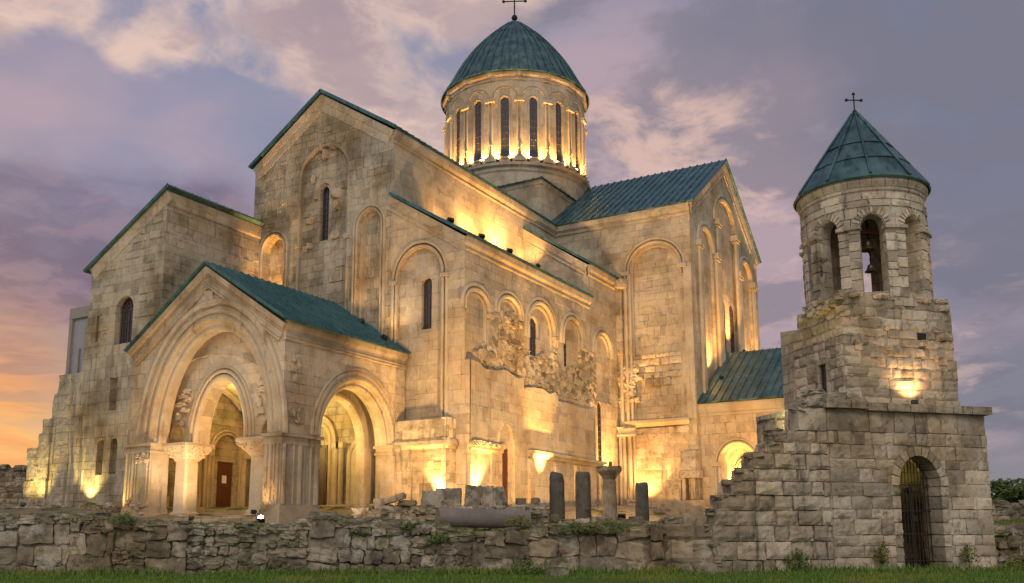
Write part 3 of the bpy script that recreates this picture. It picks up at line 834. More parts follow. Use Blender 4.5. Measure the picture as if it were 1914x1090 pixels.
for i, (c, hw, zs, ri) in enumerate(ar):
    mould(mb, fS, c, hw, zs - (0.4, .2, .9, .5, .3)[i], zs, ri, rolls((-0.04, 0.26, 0.16), (0.26, 0.24, 0.14)))
    mould(mb, fS, c, hw - 0.24, zs - (3.2, .2, 1.6, .6, .2)[i], zs, ri - 0.24, [(0.0, -0.22), (0.0, -0.10), (0.10, -0.06), (0.24, -0.1)])
    if i in (0, 2, 3): mb.obox(fS.P(c + hw + .12, zs - .35, 0.02), (.24, 0, 0), (0, .2, 0), (0, 0, .12))
mould(mb, fS, 51.55, 0.42, 13.6, 14.35, 0.42, [(0.04, -0.21), (0.06, -0.15), (0.2, -0.13), (0.24, -0.21)])
part(mb, 'blind_arcade', M['carved'])
# torn-away facing: rubble core of the wall
mb = MB(); rg = random.Random(21)
def rub_ok(u, z):
    if abs(u - 51.55) < .62 and z > 12.2: return False
    if abs(u - 55.9) < .58 and z > 12.2: return False
    if u < 46.0: return z < 12.2 and (u > 45.3 or z < 11.6)
    if u < 49.8: return z < 14.6
    if u < 54.5: return z < 12.5 or (u > 53.9 and z < 13.6)
    if u < 58: return z < 12.4
    return z < 13.8
NX, NZ = 330, 96
def tear(u, z):
    n_ = .35 * noise.noise(Vector((u * 1.2, z * 1.2, 3))) + .25 * noise.noise(Vector((u * 3.1, z * 3.1, 8)))
    return rub_ok(u + n_ * .8, z + n_)
grid = {}
def hgt(u, z):
    q = Vector((u * 2.3 + .5 * noise.noise(Vector((u, z, 1))), z * 3.0, 2.0)); dv, pv = noise.voronoi(q)
    cell = noise.noise(Vector(pv[0]) * 7.3); crack = min(1, (dv[1] - dv[0]) / .16)
    q2 = Vector((u * 6.1, z * 7.0, 5.0)); d2, p2 = noise.voronoi(q2); c2_ = noise.noise(Vector(p2[0]) * 5.1); k2 = min(1, (d2[1] - d2[0]) / .2)
    niche = .10 if (46.9 < u < 49.6 and z > 12.6) else 0
    return .0 - niche + .055 * cell + .028 * c2_ + .035 * crack + .018 * k2 + .03 * noise.noise(Vector((u * .9, z * .9, 40)))
for i in range(NX + 1):
    for j in range(NZ + 1):
        u, z = 44.4 + 16.2 * i / NX, 10.2 + 4.8 * j / NZ
        grid[i, j] = (u, z, tear(u, z))
idx = {}
for i in range(NX):
    for j in range(NZ):
        c4 = ((i, j), (i + 1, j), (i + 1, j + 1), (i, j + 1))
        if sum(grid[k_][2] for k_ in c4) < 3: continue
        f_ = []
        for k_ in c4:
            if k_ not in idx:
                u, z, _ = grid[k_]
                edge = all(grid.get((k_[0] + a, k_[1] + b), (0, 0, False))[2] for a, b in ((1, 0), (-1, 0), (0, 1), (0, -1)))
                idx[k_] = len(mb.v); mb.v.append(tuple(fS.P(u, z, hgt(u, z) if edge else -.21)))
            f_.append(idx[k_])
        u, z, _ = grid[c4[0]]; pv = noise.voronoi(Vector((u * 2.3, z * 3.0, 2.0)))[1][0]
        mb.f.append(tuple(f_)); mb.t.append(.5 + .9 * noise.noise(Vector(pv) * 9.1)); mb.mi.append(0)
for k in range(90):
    u, z = rg.uniform(44.9, 60.2), rg.uniform(10.3, 14.2)
    if rub_ok(u, z): s_ = rg.uniform(.08, .17); mb.rock(fS.P(u, z, .03), (s_ * 1.3, s_ * .7, s_ * .8), rg, .8, .14, 4, rot=Matrix.Identity(3))
part(mb, 'rubble_core', M['rubble'])
# lower facing: stands proud, broken upper edge
fL = south(Ya - 0.34); mb = MB()
edge = [(43.4, 10.75), (44.2, 10.72), (45.0, 10.42), (46.3, 10.55), (47.2, 10.75), (48.6, 10.45), (49.35, 10.55), (49.4, 9.95), (50.6, 10.15), (51.9, 10.22), (52.8, 10.0), (53.6, 10.25), (54.0, 9.7), (55.3, 9.75), (57.0, 9.7), (58.8, 9.72), (59.5, 10.0)]
door_hole = (arch(47.27, 0.86, 2.4, 6.1, 1.5, 18, 0.5), 0.16, True, [([(46.72, 2.4), (46.72, 6.1), (47.72, 6.1), (47.72, 2.4)], 0.04, False)])
panel(mb, fL, [(43.3, G)] + edge + [(59.6, G)], [door_hole])
for i in range(len(edge) - 1):
    a, b = edge[i], edge[i + 1]; mb.quad(fL.P(*a, 0), fL.P(*b, 0), fL.P(*b, -.36), fL.P(*a, -.36))
mb.quad(fL.P(43.3, G), fL.P(43.3, 10.75), fL.P(43.3, 10.75, -.4), fL.P(43.3, G, -.4)); mb.quad(fL.P(59.6, G), fL.P(59.5, 10.0), fL.P(59.5, 10.0, -.4), fL.P(59.6, G, -.4))
part(mb, 'lower_wall', M['ashlar_fine'])
mb = MB()   # hood over the small door, shelf and pilaster stubs
mould(mb, fL, 47.27, 0.86, 2.4, 6.1, 1.5, [(-0.02, -0.04), (0.0, 0.06), (0.16, 0.06), (0.2, 0)], point=0.5)
extr(mb, (49.8, Ya - .33, 5.82), (60.7, Ya - .33, 5.82), [(-.1, 0), (.10, 0), (.22, .16), (.34, .22), (.34, .40), (-.1, .40)], (0, -1, 0))
extr(mb, (Xw - .05, Ya - .33, 5.62), (46.55, Ya - .33, 5.62), [(-.1, 0), (.10, 0), (.20, .14), (.26, .2), (.26, .42), (-.1, .48)], (0, -1, 0))
for x, wd in ((43.5, .35), (45.6, .22), (46.3, .22), (50.1, .28), (53.4, .22), (56.3, .22), (57.0, .12), (60.3, .3)):
    mb.box(x - wd, x + wd, Ya - .50, Ya - .30, G, 5.72)
rg = random.Random(4)
for k in range(26): mb.rock((rg.uniform(43.4, 46.5), Ya - .5, 6.1), (.22, .22, .12), rg, .6, .25, 4)
part(mb, 'plinth_moulding', M['ashlar'])
mb = MB(); mb.box(46.72, 47.72, Ya - .15, Ya - .05, 2.4, 6.1)
for k in range(6): mb.box(46.86 + k * .14, 46.86 + k * .14 + .02, Ya - .17, Ya - .152, 2.45, 6.05)
mb.box(46.75, 47.70, Ya - .175, Ya - .153, 4.5, 4.62)
dr_ = part(mb, 'door', M['wood'])
mb = MB(); mb.tube([(47.56, Ya - .16, 4.55), (47.56, Ya - .23, 4.55), (47.56, Ya - .23, 4.72)], .018, 6); part(mb, 'handle', M['ironblack'], dr_)

# aisle cornices and roofs
mb = MB()
extr(mb, (Xw - .02, Ya, 17.05), (X2 + .05, Ya, 17.05), CORN, (0, -1, 0))
extr(mb, (X2, Ya, 19.5), (Xt - .1, Ya, 19.5), CORN, (0, -1, 0))
for X_, z0, z1 in ((Xw, 17.82, 21.2), (X2, 20.28, 23.85)):
    p0, p1 = Vector((X_, Ya - .1, z0)), Vector((X_, Yn, z1)); dr = (p1 - p0).normalized(); nz = dr.cross(Vector((1, 0, 0))); nz = nz if nz.z > 0 else -nz
    extr(mb, p0 - nz * .85, p1 - nz * .85, [(-.05, 0), (.04, 0), (.09, .05), (.09, .12), (.04, .16), (.04, .22), (.14, .36), (.18, .82), (-.05, .82)], (-1, 0, 0), nz)
part(mb, 'cornice', M['ashlar_fine'])
mb = MB()
roof(mb, (Xw - .28, Ya - .38, 17.92), (X2 + .1, Ya - .38, 17.92), (X2 + .1, Yn + .02, 21.35), (Xw - .28, Yn + .02, 21.35), 0.12, 0.6, 0.06)
roof(mb, (X2 - .2, Ya - .38, 20.38), (Xt + .1, Ya - .38, 20.38), (Xt + .1, Yn + .02, 23.98), (X2 - .2, Yn + .02, 23.98), 0.12, 0.6, 0.06)
part(mb, 'aisle_roof', M['copper'])

# projecting base at the aisle corner
mb = MB(); Xq, Yq = 42.25, 28.45
rg = random.Random(9)
fq = west(Xq); fq2 = south(Yq)
mb.box(Xq + .03, Xw, Yq + .03, Yp, G, 7.35)
def cs(z0, z1, h):
    o = []; z = z0
    while z < z1 - .1:
        e = min(z1, z + h * rg.uniform(.85, 1.15)); o.append((z, e)); z = e
    return o
stones(mb, fq, cs(6.35, 7.5, .55), lambda z: (Yq, Yp - .02), .5, 1.2, rg, .3, .02, .012, .014, None, .02)
stones(mb, fq2, cs(6.35, 7.5, .55), lambda z: (Xq, Xw), .5, 1.0, rg, .3, .02, .012, .014, None, .02)
stones(mb, fq, cs(1.0, 5.75, .62), lambda z: (Yq, Yp - .02), .6, 1.4, rg, .3, .012, .008, .010, None, .015)
stones(mb, fq2, cs(1.0, 5.75, .62), lambda z: (Xq, Xw + .02), .5, 1.1, rg, .3, .012, .008, .010, None, .015)
mb.box(Xq + .5, Xq + .6, Yq + .01, Yp, 7.3, 7.5)
pr = [(-.1, 0), (.05, 0), (.14, .16), (.18, .2), (.18, .42), (.06, .56), (-.1, .56)]
extr(mb, (Xq, Yq - .16, 5.78), (Xq, Yp - .02, 5.78), pr, (-1, 0, 0)); extr(mb, (Xq - .16, Yq, 5.78), (Xw, Yq, 5.78), pr, (0, -1, 0))
part(mb, 'corner_base', M['block'])

# --- transept
mb = MB(); ft = west(Xt); fts = south(Yt)
hT = [(arch(24.9, 2.0, 8.0, 20.9, 1.9, 26), 0.30, True)]
panel(mb, ft, [(Yt, G), (Yt, 25.4), (Yn + .6, 25.4), (Yn + .6, G)], hT)
rr_ = lambda u, z: z < 24.3
relief(mb, ft, 23.1, 26.8, 9.6, 20.4, 60, 31, -0.30, 0.05, None, .62)
relief(mb, ft, Yt, 33, 20, 24.4, 26, 32, 0, 0.02, lambda u, z: abs(u - 24.9) > 2.6 or z > 23.4)
relief(mb, ft, 22.9, 27.3, 3.2, 8.8, 16, 33, -0.0, 0.02)
hG = [(arch(68.2, 1.55, 9.0, 22.9, 1.5, 22), 0.20, True),
      (arch(73.45, 2.55, 9.0, 25.9, 2.3, 26), 0.20, True, [(arch(72.45, .55, 14.5, 19.3, .55, 10), .06, False), (arch(74.75, .55, 14.5, 19.3, .55, 10), .06, False)]),
      (arch(78.75, 1.55, 9.0, 22.9, 1.5, 22), 0.20, True)]
panel(mb, fts, [(Xt, G), (Xt, 25.5), (XtC, 31.6), (XtR, 25.5), (XtR, G)], hG)
fe = Fr((XtR, 0, 0), (0, 1, 0), (1, 0, 0)); panel(mb, fe, [(Yt, G), (Yt, 25.5), (Yn, 25.5), (Yn, G)])
part(mb, 'transept_wall', M['ashlar'])
for c in (72.45, 74.75): window('window', fts, c, .55, 14.5, 19.3, .55, -0.25, cath, CR, (3, 10))
mb = MB()
mould(mb, ft, 24.9, 2.0, 20.2, 20.9, 1.9, rolls((0.0, .2, .13), (.24, .24, .15)))
mould(mb, ft, 24.9, 1.75, 8.0, 20.9, 1.65, [(0.0, -.30), (0.0, -.12), (.25, -.12), (.25, 0)])
for s_ in (-1, 1): mb.obox(ft.P(24.9 + s_ * 2.25, 20.75, 0.06), (0, .32, 0), (.16, 0, 0), (0, 0, .16))
# string course and corner strips
extr(mb, (Xt, Yt + .5, 9.0), (Xt, Ya - .2, 9.0), [(-.1, 0), (.08, 0), (.22, .2), (.30, .26), (.30, .46), (-.1, .5)], (-1, 0, 0))
mb.box(Xt - .16, Xt + .1, Yt - .02, Yt + .62, 9.4, 12.4); mb.box(Xt - .22, Xt + .1, Yt - .06, Yt + .7, 12.4, 12.95)
mb.box(Xt - .12, Xt + .1, Yt - .01, Yt + .6, 12.95, 20.6)
# clustered shafts in the corner between aisle and transept
for (x, y, r, z0, z1) in ((Xt - .18, Ya - .34, .15, 9.4, 20.2), (Xt - .16, Ya - .78, .13, 9.4, 20.2), (Xt - .14, Ya - 1.12, .10, 9.4, 20.6), (Xt - .2, Ya - .40, .17, 1.0, 9.1), (Xt - .2, Ya - .85, .15, 1.0, 9.1), (Xt - .45, Ya - .2, .12, 1.0, 9.0), (Xt - .17, Ya - 1.2, .11, 1.0, 9.0)):
    mb.tube([(x, y, z0), (x, y, z1)], r, 10)
for z, s_ in ((19.9, .34), (8.7, .34), (3.4, .30)):
    mb.rock((Xt - .12, Ya - .6, z), (.34, .7, s_), random.Random(int(z * 10)), .75, .16, 5)
part(mb, 'blind_arch', M['carved'])
mb = MB(); rg = random.Random(17)
stones(mb, west(Xt - .42), cs(14.5, 19.6, .95), lambda z: (Ya - .55, Ya - .02), .4, .8, rg, .4, .02, .01, .02, None, .02)
part(mb, 'corner_masonry', M['block']); mb = MB()
stones(mb, west(Xt + .06), cs(12.0, 14.4, .5), lambda z: (23.0, 27.2), .5, 1.2, rg, .2, .03, .02, .03, lambda a, b, z: None if rg.random() < .25 else (a, b))
part(mb, 'patched_masonry', M['block']); mb = MB()
stones(mb, west(Xt - .02), cs(3.0, 8.9, .95), lambda z: (22.6, 27.0), .8, 1.6, rg, .2, .012, .006, .012, None, .012)
part(mb, 'patched_masonry', M['block']); mb = MB()
for k in range(40):
    mb.rock((Xt + .06, rg.uniform(26.3, 27.9), rg.uniform(11.0, 13.6)), (.22, rg.uniform(.15, .4), rg.uniform(.12, .3)), rg, .6, .2, 4)
part(mb, 'rubble_core', M['block']); mb = MB()
mb.box(Xt - .9, Xt, 21.9, 23.0, 5.65, 7.0); mb.box(Xt - .85, Xt, 21.7, 23.2, 5.1, 5.64); mb.box(Xt - .75, Xt, 22.05, 22.35, 3.6, 5.08); mb.box(Xt - .75, Xt, 22.75, 23.0, 3.6, 5.08)
mb.box(Xt - 1.0, Xt, 21.0, 24.6, 1.0, 3.55); mb.box(Xt - .7, Xt, 23.1, 24.5, 3.56, 4.9)
part(mb, 'carved_niche', M['block'])
mb = MB()
W_ = [(-0.04, -.02), (0, .12), (.12, .17), (.24, .12), (.28, 0), (.34, .1), (.46, .15), (.58, .1), (.62, 0)]
for c, hw, zs, ri in ((68.2, 1.55, 22.9, 1.5), (78.75, 1.55, 22.9, 1.5)):
    mould(mb, fts, c, hw, 22.9, zs, ri, W_)
mould(mb, fts, 73.45, 2.55, 25.9, 25.9, 2.3, W_)
for c in (66.35, 70.4, 71.0, 75.9, 76.5, 80.6):
    top = 25.7 if c in (71.0, 75.9) else 22.7
    for o in (-.18, .18): mb.tube([fts.P(c + o, 6, .12), fts.P(c + o, top, .12)], .15, 10)
    mb.obox(fts.P(c, top + .1, .1), (.42, 0, 0), (0, .3, 0), (0, 0, .22)); mb.obox(fts.P(c, top - .25, .1), (.36, 0, 0), (0, .24, 0), (0, 0, .06))
part(mb, 'transept_arcade', M['carved'])
mb = MB()
extr(mb, (Xt, Yt - .02, 24.62), (Xt, Yn, 24.62), CORN, (-1, 0, 0))
for xa, xb in ((Xt - .1, XtC), (XtR + .1, XtC)):
    k_ = .004 if xa > 80 else 0; p0, p1 = Vector((xa, Yt - k_, 25.45)), Vector((xb, Yt - k_, 31.65)); dr = (p1 - p0).normalized(); nz = dr.cross(Vector((0, 1, 0))); nz = nz if nz.z > 0 else -nz
    extr(mb, p0 - nz * .9, p1 - nz * .9, [(-.05, 0), (.04, 0), (.12, .06), (.12, .16), (.05, .2), (.05, .3), (.18, .5), (.26, .9), (-.05, .9)], (0, -1, 0), nz)
part(mb, 'cornice', M['ashlar_fine'])
mb = MB()
roof(mb, (Xt - .36, Yt - .4, 25.52), (Xt - .36, 34.2, 25.52), (XtC, 34.2, 31.95), (XtC, Yt - .4, 31.95), 0.13, 0.62, 0.10, 0.035)
roof(mb, (XtR + .36, Yt - .4, 25.52), (XtR + .36, 34.2, 25.52), (XtC, 34.2, 31.95), (XtC, Yt - .4, 31.95), 0.13, 0.62, 0.08)
part(mb, 'transept_roof', M['copper_grey'])

# --- square crossing block below the drum
DC = (70.65, 40.24); H = 6.45
x0, x1, y0, y1 = 63.9, 77, 34.05, 47.1
mb = MB(); mb.box(x0, x1, y0, y1, 20, 29.35)
pr = [(-.1, 0), (.04, 0), (.16, .36), (-.1, .36)]
extr(mb, (x0, y0 - .12, 29.1), (x0, y1, 29.1), pr, (-1, 0, 0)); extr(mb, (x0 - .12, y0, 29.1), (x1, y0, 29.1), pr, (0, -1, 0))
part(mb, 'crossing_block', M['ashlar_fine'])
mb = MB(); o = .3; zt = 31.0; q = 5.0
for a, b, c_, d in (((x0 - o, y0 - o), (x1 + o, y0 - o), (x1 - q, y0 + q), (x0 + q, y0 + q)), ((x0 - o, y1 + o), (x0 - o, y0 - o), (x0 + q, y0 + q), (x0 + q, y1 - q)), ((x1 + o, y0 - o), (x1 + o, y1 + o), (x1 - q, y1 - q), (x1 - q, y0 + q))):
    roof(mb, (*a, 29.55), (*b, 29.55), (*c_, zt + .3), (*d, zt + .3), .12, .8, .05)
part(mb, 'crossing_roof', M['copper_dark'])

# --- drum and dome
RD = 6.28; A0 = R_(-158.3)
mb = MB()
mb.lathe((*DC, 0), [(RD + .05, 29.6), (RD + .05, 31.2), (RD + .16, 31.35), (RD + .16, 31.6), (RD + .42, 31.72), (RD + .46, 31.95), (RD + .0, 32.1)], 64)
angs = [A0 + R_(22.5) * k for k in range(16)]
cyl_wall(mb, DC, RD, RD - .22, 32.05, 39.5, [(a, .36, 32.55, 37.6, .36) for a in angs], R_(2.5))
drum = part(mb, 'drum', M['ashlar_fine'], uv=('cyl', DC[0], DC[1], RD))
mb = MB()
f0 = Cy(DC, RD, 0.0)
mould(mb, f0, 0, .36, 32.5, 37.6, .36, rolls((0.02, .10, .06), (.15, .10, .05)), 16)
mould(mb, f0, 0, 1.02, 37.55, 37.75, 1.02, rolls((-.02, .10, .07), (.11, .10, .06)), 20)
u_ = RD * R_(11.25)
for o in (-.15, .15):
    mb.tube([f0.P(u_ + o, 32.1, .06), f0.P(u_ + o, 37.45, .06)], .085, 8)
    mb.tube([f0.P(u_ + o, 33.4 + o, .10), f0.P(u_ + o, 33.52 + o, .10)], .11, 8)
mb.obox(f0.P(u_, 37.6, .1), (f0.P(u_, 0, 1) - f0.P(u_, 0, 0)) * .22, (f0.P(u_ + .1, 0) - f0.P(u_ - .1, 0)).normalized() * .42, (0, 0, .15))
mb.obox(f0.P(u_, 32.3, .1), (f0.P(u_, 0, 1) - f0.P(u_, 0, 0)) * .22, (f0.P(u_ + .1, 0) - f0.P(u_ - .1, 0)).normalized() * .42, (0, 0, .18))
mb.obox(f0.P(0, 32.45, .05), (f0.P(0, 0, 1) - f0.P(0, 0, 0)) * .14, (0, .5, 0), (0, 0, .05))
proto = mb.build('window_surround', M['carved'], drum, (*DC, 0), loc=Vector((*DC, 0)) - Vector(CR))
wb = MB(); pl = arch(0, .37, 32.5, 37.6, .37, 12); fg_ = Cy(DC, RD, 0.0)
panel(wb, fg_, pl, (), -.16); wb.cur = 1
for z in np.linspace(33.1, 37.5, 9): wb.tube([fg_.P(-.35, z, -.13), fg_.P(.35, z, -.13)], .022, 4)
wb.tube([fg_.P(0, 32.5, -.13), fg_.P(0, 37.9, -.13)], .022, 4)
protow = wb.build('window', [M['glass'], M['lead']], drum, (*DC, 0), loc=Vector((*DC, 0)) - Vector(CR))
for i, a in enumerate(angs):
    for p in (proto, protow):
        c_ = p if i == 0 else p.copy()
        if i: COL.objects.link(c_); c_.parent = drum
        c_.rotation_euler = (0, 0, a)
mb = MB(); n16 = 16   # sixteen sided cornice under the dome
def ring16(mb, prof, ph):
    vs = []
    for r, z in prof:
        for k in range(n16):
            a = A0 + ph + 2 * math.pi * k / n16; vs.append((DC[0] + r * math.cos(a), DC[1] + r * math.sin(a), z))
    mb.add(vs, [(i * n16 + k, i * n16 + (k + 1) % n16, (i + 1) * n16 + (k + 1) % n16, (i + 1) * n16 + k) for i in range(len(prof) - 1) for k in range(n16)])
ring16(mb, [(RD - .1, 39.45), (RD + .16, 39.45), (RD + .16, 39.58), (RD + .12, 39.66), (RD + .12, 39.74), (RD + .36, 39.86), (RD + .40, 40.14), (RD - .2, 40.2)], R_(11.25))
part(mb, 'drum_cornice', M['ashlar_fine'], drum)
kz = [40.4, 41.0, 42.09, 43.19, 44.28, 45.37, 46.47, 47.56, 48.66]; kr = [6.6, 6.2, 5.66, 5.06, 4.33, 3.50, 2.49, 1.30, 0.0]
zz_ = np.linspace(40.4, 48.66, 60); rr2 = np.convolve(np.pad(np.interp(zz_, kz, kr), 4, mode='reflect', reflect_type='odd'), np.ones(9) / 9, 'valid')
prof = [(6.68, 40.12), (6.72, 40.24), (6.64, 40.36)] + [(max(0, float(r)), float(z)) for r, z in list(zip(rr2, zz_))[3::4]]
prof[-1] = (0.0, 48.66)
mb = MB(); mb.lathe((*DC, 0), prof, 64)
dome = part(mb, 'dome', M['copper_dark'], smooth=False, uv=('cyl', DC[0], DC[1], RD))
mb = MB()
for k in range(48):
    a = A0 + 2 * math.pi * (k + .5) / 48
    big = k % 3 == 1
    pts = [(r, z) for r, z in prof[2:(-1 if big else -4)]]
    mb.tube([(DC[0] + (r + .03) * math.cos(a), DC[1] + (r + .03) * math.sin(a), z + .02) for r, z in pts], .075 if big else .05, 5)
part(mb, 'standing_seams', M['copper_dark'], dome)
mb = MB(); mb.lathe((*DC, 0), [(6.74, 40.10), (6.80, 40.18), (6.74, 40.28)], 64); part(mb, 'eaves_trim', M['copper_trim'], dome)
def cross(mb, c, h, s=1.0):
    x, y, z = c; e = Vector((0.46, -0.89, 0))
    mb.lathe((x, y, z), [(.02, 0), (.24 * s, .14 * s), (.30 * s, .3 * s), (.2 * s, .5 * s), (.05, .6 * s)], 12)
    mb.tube([(x, y, z + .4 * s), (x, y, z + h)], .065 * s, 6)
    p = Vector((x, y, z + h * .66)); mb.tube([p - e * h * .34, p + e * h * .34], .06 * s, 6)
    for q in (p - e * h * .34, p + e * h * .34, Vector((x, y, z + h))): mb.rock(q, (.12 * s, .12 * s, .12 * s), random.Random(1), .3, .02, 3)
mb = MB(); cross(mb, (*DC, 48.55), 3.0); part(mb, 'cross', M['ironblack'], dome)

# --- north-west block with lean-to roof
fb = west(Xb); mb = MB()
hB = [(arch(47.0, .78, 12.35, 14.45, .78, 14), .45, False), ([(47.2, 8.42), (47.2, 10.38), (47.85, 10.38), (47.85, 8.42)], .5, True), ([(49.28, 12.7), (49.28, 14.3), (49.5, 14.3), (49.5, 12.7)], .4, True),
      (arch(48.35, .30, 4.7, 6.5, .35, 10), .5, True), (arch(47.15, .30, 4.7, 6.45, .35, 10), .5, True), ([(51.9, 4.9), (51.9, 7.6), (52.05, 7.6), (52.05, 4.9)], .4, True)]
panel(mb, fb, [(Yb, G), (Yb, 21.1), (50.25, 17.35), (50.25, 15.3), (50.5, 13.6), (50.55, 11.0), (51.4, 10.9), (51.45, 10.95), (52.2, 11.0), (52.6, 10.7), (52.75, 9.9), (53.0, 9.8), (53.1, 8.4), (53.6, 8.2), (53.65, 7.55), (54.15, 7.4), (54.2, 6.6), (54.9, 6.5), (55.3, 3.0), (55.4, G)], hB)
relief(mb, fb, Yb, 50.2, 11, 20.5, 90, 41, 0, 0.07, lambda u, z: z < 20.6 - (u - Yb) * .6 and not (abs(u - 47.0) < 1.0 and z < 15.6) and not (49.2 < u < 49.6))
relief(mb, fb, Yb, 52.5, 2, 11, 30, 42, 0, 0.04, lambda u, z: z > 7.2 and not (47 < u < 48.1))
fbs = south(Yb)
hD = [(arch(41.25, 1.0, 2.4, 6.2, 1.05, 16), .25, True, [([(40.75, 2.6), (40.75, 5.65), (42.05, 5.65), (42.05, 2.6)], .25, False)]), (arch(37.6, 1.3, 2.4, 6.2, 1.3, 16), .25, True)]
panel(mb, fbs, [(Xb, G), (Xb, 21.1), (Xw, 21.1), (Xw, G)], hD)
relief(mb, fbs, Xb, Xw, 15, 20, 20, 43, 0, .02)
panel(mb, Fr((0, 55.3, 0), (1, 0, 0), (0, 1, 0)), [(Xb, G), (Xb, 3), (Xw + 6, 12), (Xw + 6, G)])
part(mb, 'northwest_block_wall', M['ashlar_old'])
window('window', fb, 47.0, .78, 12.35, 14.45, .78, -.42, cath, CR, (6, 3), bar=.05, fan=True)
mb = MB()   # eroded buttress ribs down the flank
rg = random.Random(8)
for (y, z0, z1, r) in ((49.9, 1, 9.5, .16), (50.5, 1, 11.0, .24), (51.1, 1, 10.2, .14), (52.7, 1, 9.2, .16), (45.6, 9.5, 12, .1)):
    pts = [(Xb + .05 + rg.uniform(-.03, .03), y + rg.uniform(-.07, .07) + .10 * math.sin(z * .9 + y), z) for z in np.linspace(z0, z1, 9)]
    mb.tube(pts, [r * (1 + rg.uniform(-.15, .15)) * (0.45 if i == 8 else 1) for i in range(9)], 8)
for (y0_, y1_, zt, px_) in ((51.25, 52.35, 10.9, .42), (52.45, 53.0, 9.75, .26), (52.95, 53.6, 8.25, .46), (53.55, 54.15, 7.45, .30), (54.1, 54.85, 6.55, .5)):
    z = 1.0
    while z < zt:
        h = min(rg.uniform(.55, 1.0), zt - z); mb.rock((Xb + .25, (y0_ + y1_) / 2 + rg.uniform(-.04, .04), z + h / 2), (px_ + rg.uniform(-.05, .05), (y1_ - y0_) / 2 + .04, h / 2 + .02), rg, .9, .06, 5, rot=Matrix.Identity(3)); z += h
part(mb, 'eroded_buttress', M['ashlar_old'])
mb = MB()
p0, p1 = Vector((Xb, 50.3, 17.3)), Vector((Xb, Yb - .05, 21.15)); dr = (p1 - p0).normalized(); nz = dr.cross(Vector((1, 0, 0))); nz = nz if nz.z > 0 else -nz
extr(mb, p0 - nz * .7, p1 - nz * .7, [(-.05, 0), (.03, 0), (.08, .1), (.14, .7), (-.05, .7)], (-1, 0, 0), nz)
extr(mb, (Xb, Yb, 20.3), (Xw, Yb, 20.3), [(-.05, 0), (.04, 0), (.08, .1), (.10, .8), (-.05, .8)], (0, -1, 0))
part(mb, 'cornice', M['ashlar_fine'])
mb = MB(); roof(mb, (Xb - .3, 50.7, 17.25), (Xw + 6, 50.7, 17.25), (Xw + 6, Yb - .28, 21.42), (Xb - .3, Yb - .28, 21.42), .13, .62, .08)
part(mb, 'lean_to_roof', M['copper_trim'])
mb = MB()
mould(mb, fbs, 41.25, 1.0, 2.4, 6.2, 1.05, rolls((0, .16, .1), (.18, .16, .08))); mould(mb, fbs, 37.6, 1.3, 2.4, 6.2, 1.3, rolls((0, .2, .12), (.22, .2, .1)))
for x in (39.5, 39.75, 42.6, 36.0, 36.3): mb.tube([(x, Yb - .1, 2.2), (x, Yb - .1, 6.0)], .13, 8)
for x in (39.6, 42.6, 36.1): mb.obox((x, Yb - .12, 6.05), (.34, 0, 0), (0, .2, 0), (0, 0, .16))
part(mb, 'doorway_moulding', M['carved'])
mb = MB(); mb.box(40.74, 42.06, Yb + .36, Yb + .44, 2.55, 5.66)
for i in range(2):
    for j in range(4): mb.box(40.82 + i * .62, 41.36 + i * .62, Yb + .33, Yb + .37, 2.7 + j * .72, 3.28 + j * .72)
d1 = part(mb, 'door', M['wood'])
mb = MB(); mb.box(41.22, 41.58, Yb + .315, Yb + .328, 4.35, 4.82); part(mb, 'notice', M['paper'], d1)
# glazed modern corner
mb = MB()
mb.box(Xb + .35, Xb + .75, 52.35, 52.62, 5, 15.2); mb.box(Xb + .34, Xb + .76, 50.2, 52.63, 14.55, 15.22); mb.box(Xb + .77, Xb + 5, 52.3, 52.6, 5, 15.19); mb.box(Xb + .4, Xb + .7, 51.55, 51.66, 8, 12.6)
gb = part(mb, 'modern_frame', M['concrete'])
mb = MB(); mb.box(Xb + .52, Xb + .55, 50.2, 52.36, 10.2, 14.56); part(mb, 'glass_pane', M['pane'], gb)
mb = MB(); rg = random.Random(2)
mb.box(Xb + .62, Xb + .95, 51.68, 52.36, 6, 10.4)
stones(mb, west(Xb + .60), cs(8.5, 11.6, .38), lambda z: (50.2, 51.5), .4, .7, rg, .2, .015, .01, .02)
stones(mb, west(Xb + .60), cs(6.5, 10.2, .38), lambda z: (51.7, 52.34), .4, .7, rg, .2, .015, .01, .02)
stones(mb, west(Xb + .60), cs(11.6, 13.4, .4), lambda z: (50.2, 51.3 - (z - 11.6) * .55), .3, .5, rg, .2, .015, .01, .02)
part(mb, 'infill_masonry', M['block'], gb)

# --- west porch
fp = west(Xp); mb = MB()
PYL = 43.1
hP = [(arch(37.0, 4.2, G, 5.95, 6.1, 36), 1.2, False)]
ol = [(Yp, G), (Yp, 11.2), (37.46, 14.85), (PYL, 11.0), (PYL, G)]
panel(mb, fp, ol, hP)
fps = south(Yp)
panel(mb, fps, [(Xp, G), (Xp, 11.4), (Xw, 11.4), (Xw, G)], [(arch(39.17, 2.95, G, 6.05, 3.2, 28), 1.1, False)])
relief(mb, fps, Xp, Xw, 8, 10.3, 14, 51, 0, .02, lambda u, z: abs(u - 39.17) > 3.3)
part(mb, 'porch_wall', M['ashlar'])
mb = MB()   # inner skin, vault and floor
vx, vy, ax_, ay_ = 38.95, 38.2, 4.35, 5.5
def vault(x, y):
    return 6.1 + max(4.5 * math.sqrt(max(0, 1 - ((y - vy) / ay_) ** 2)), 4.2 * math.sqrt(max(0, 1 - ((x - vx) / ax_) ** 2)))
gx_ = [vx - ax_ * math.cos(math.pi * i / 28) for i in range(29)]; gy_ = [vy - ay_ * math.cos(math.pi * i / 32) for i in range(33)]
vs = [(x, y, vault(x, y)) for x in gx_ for y in gy_]
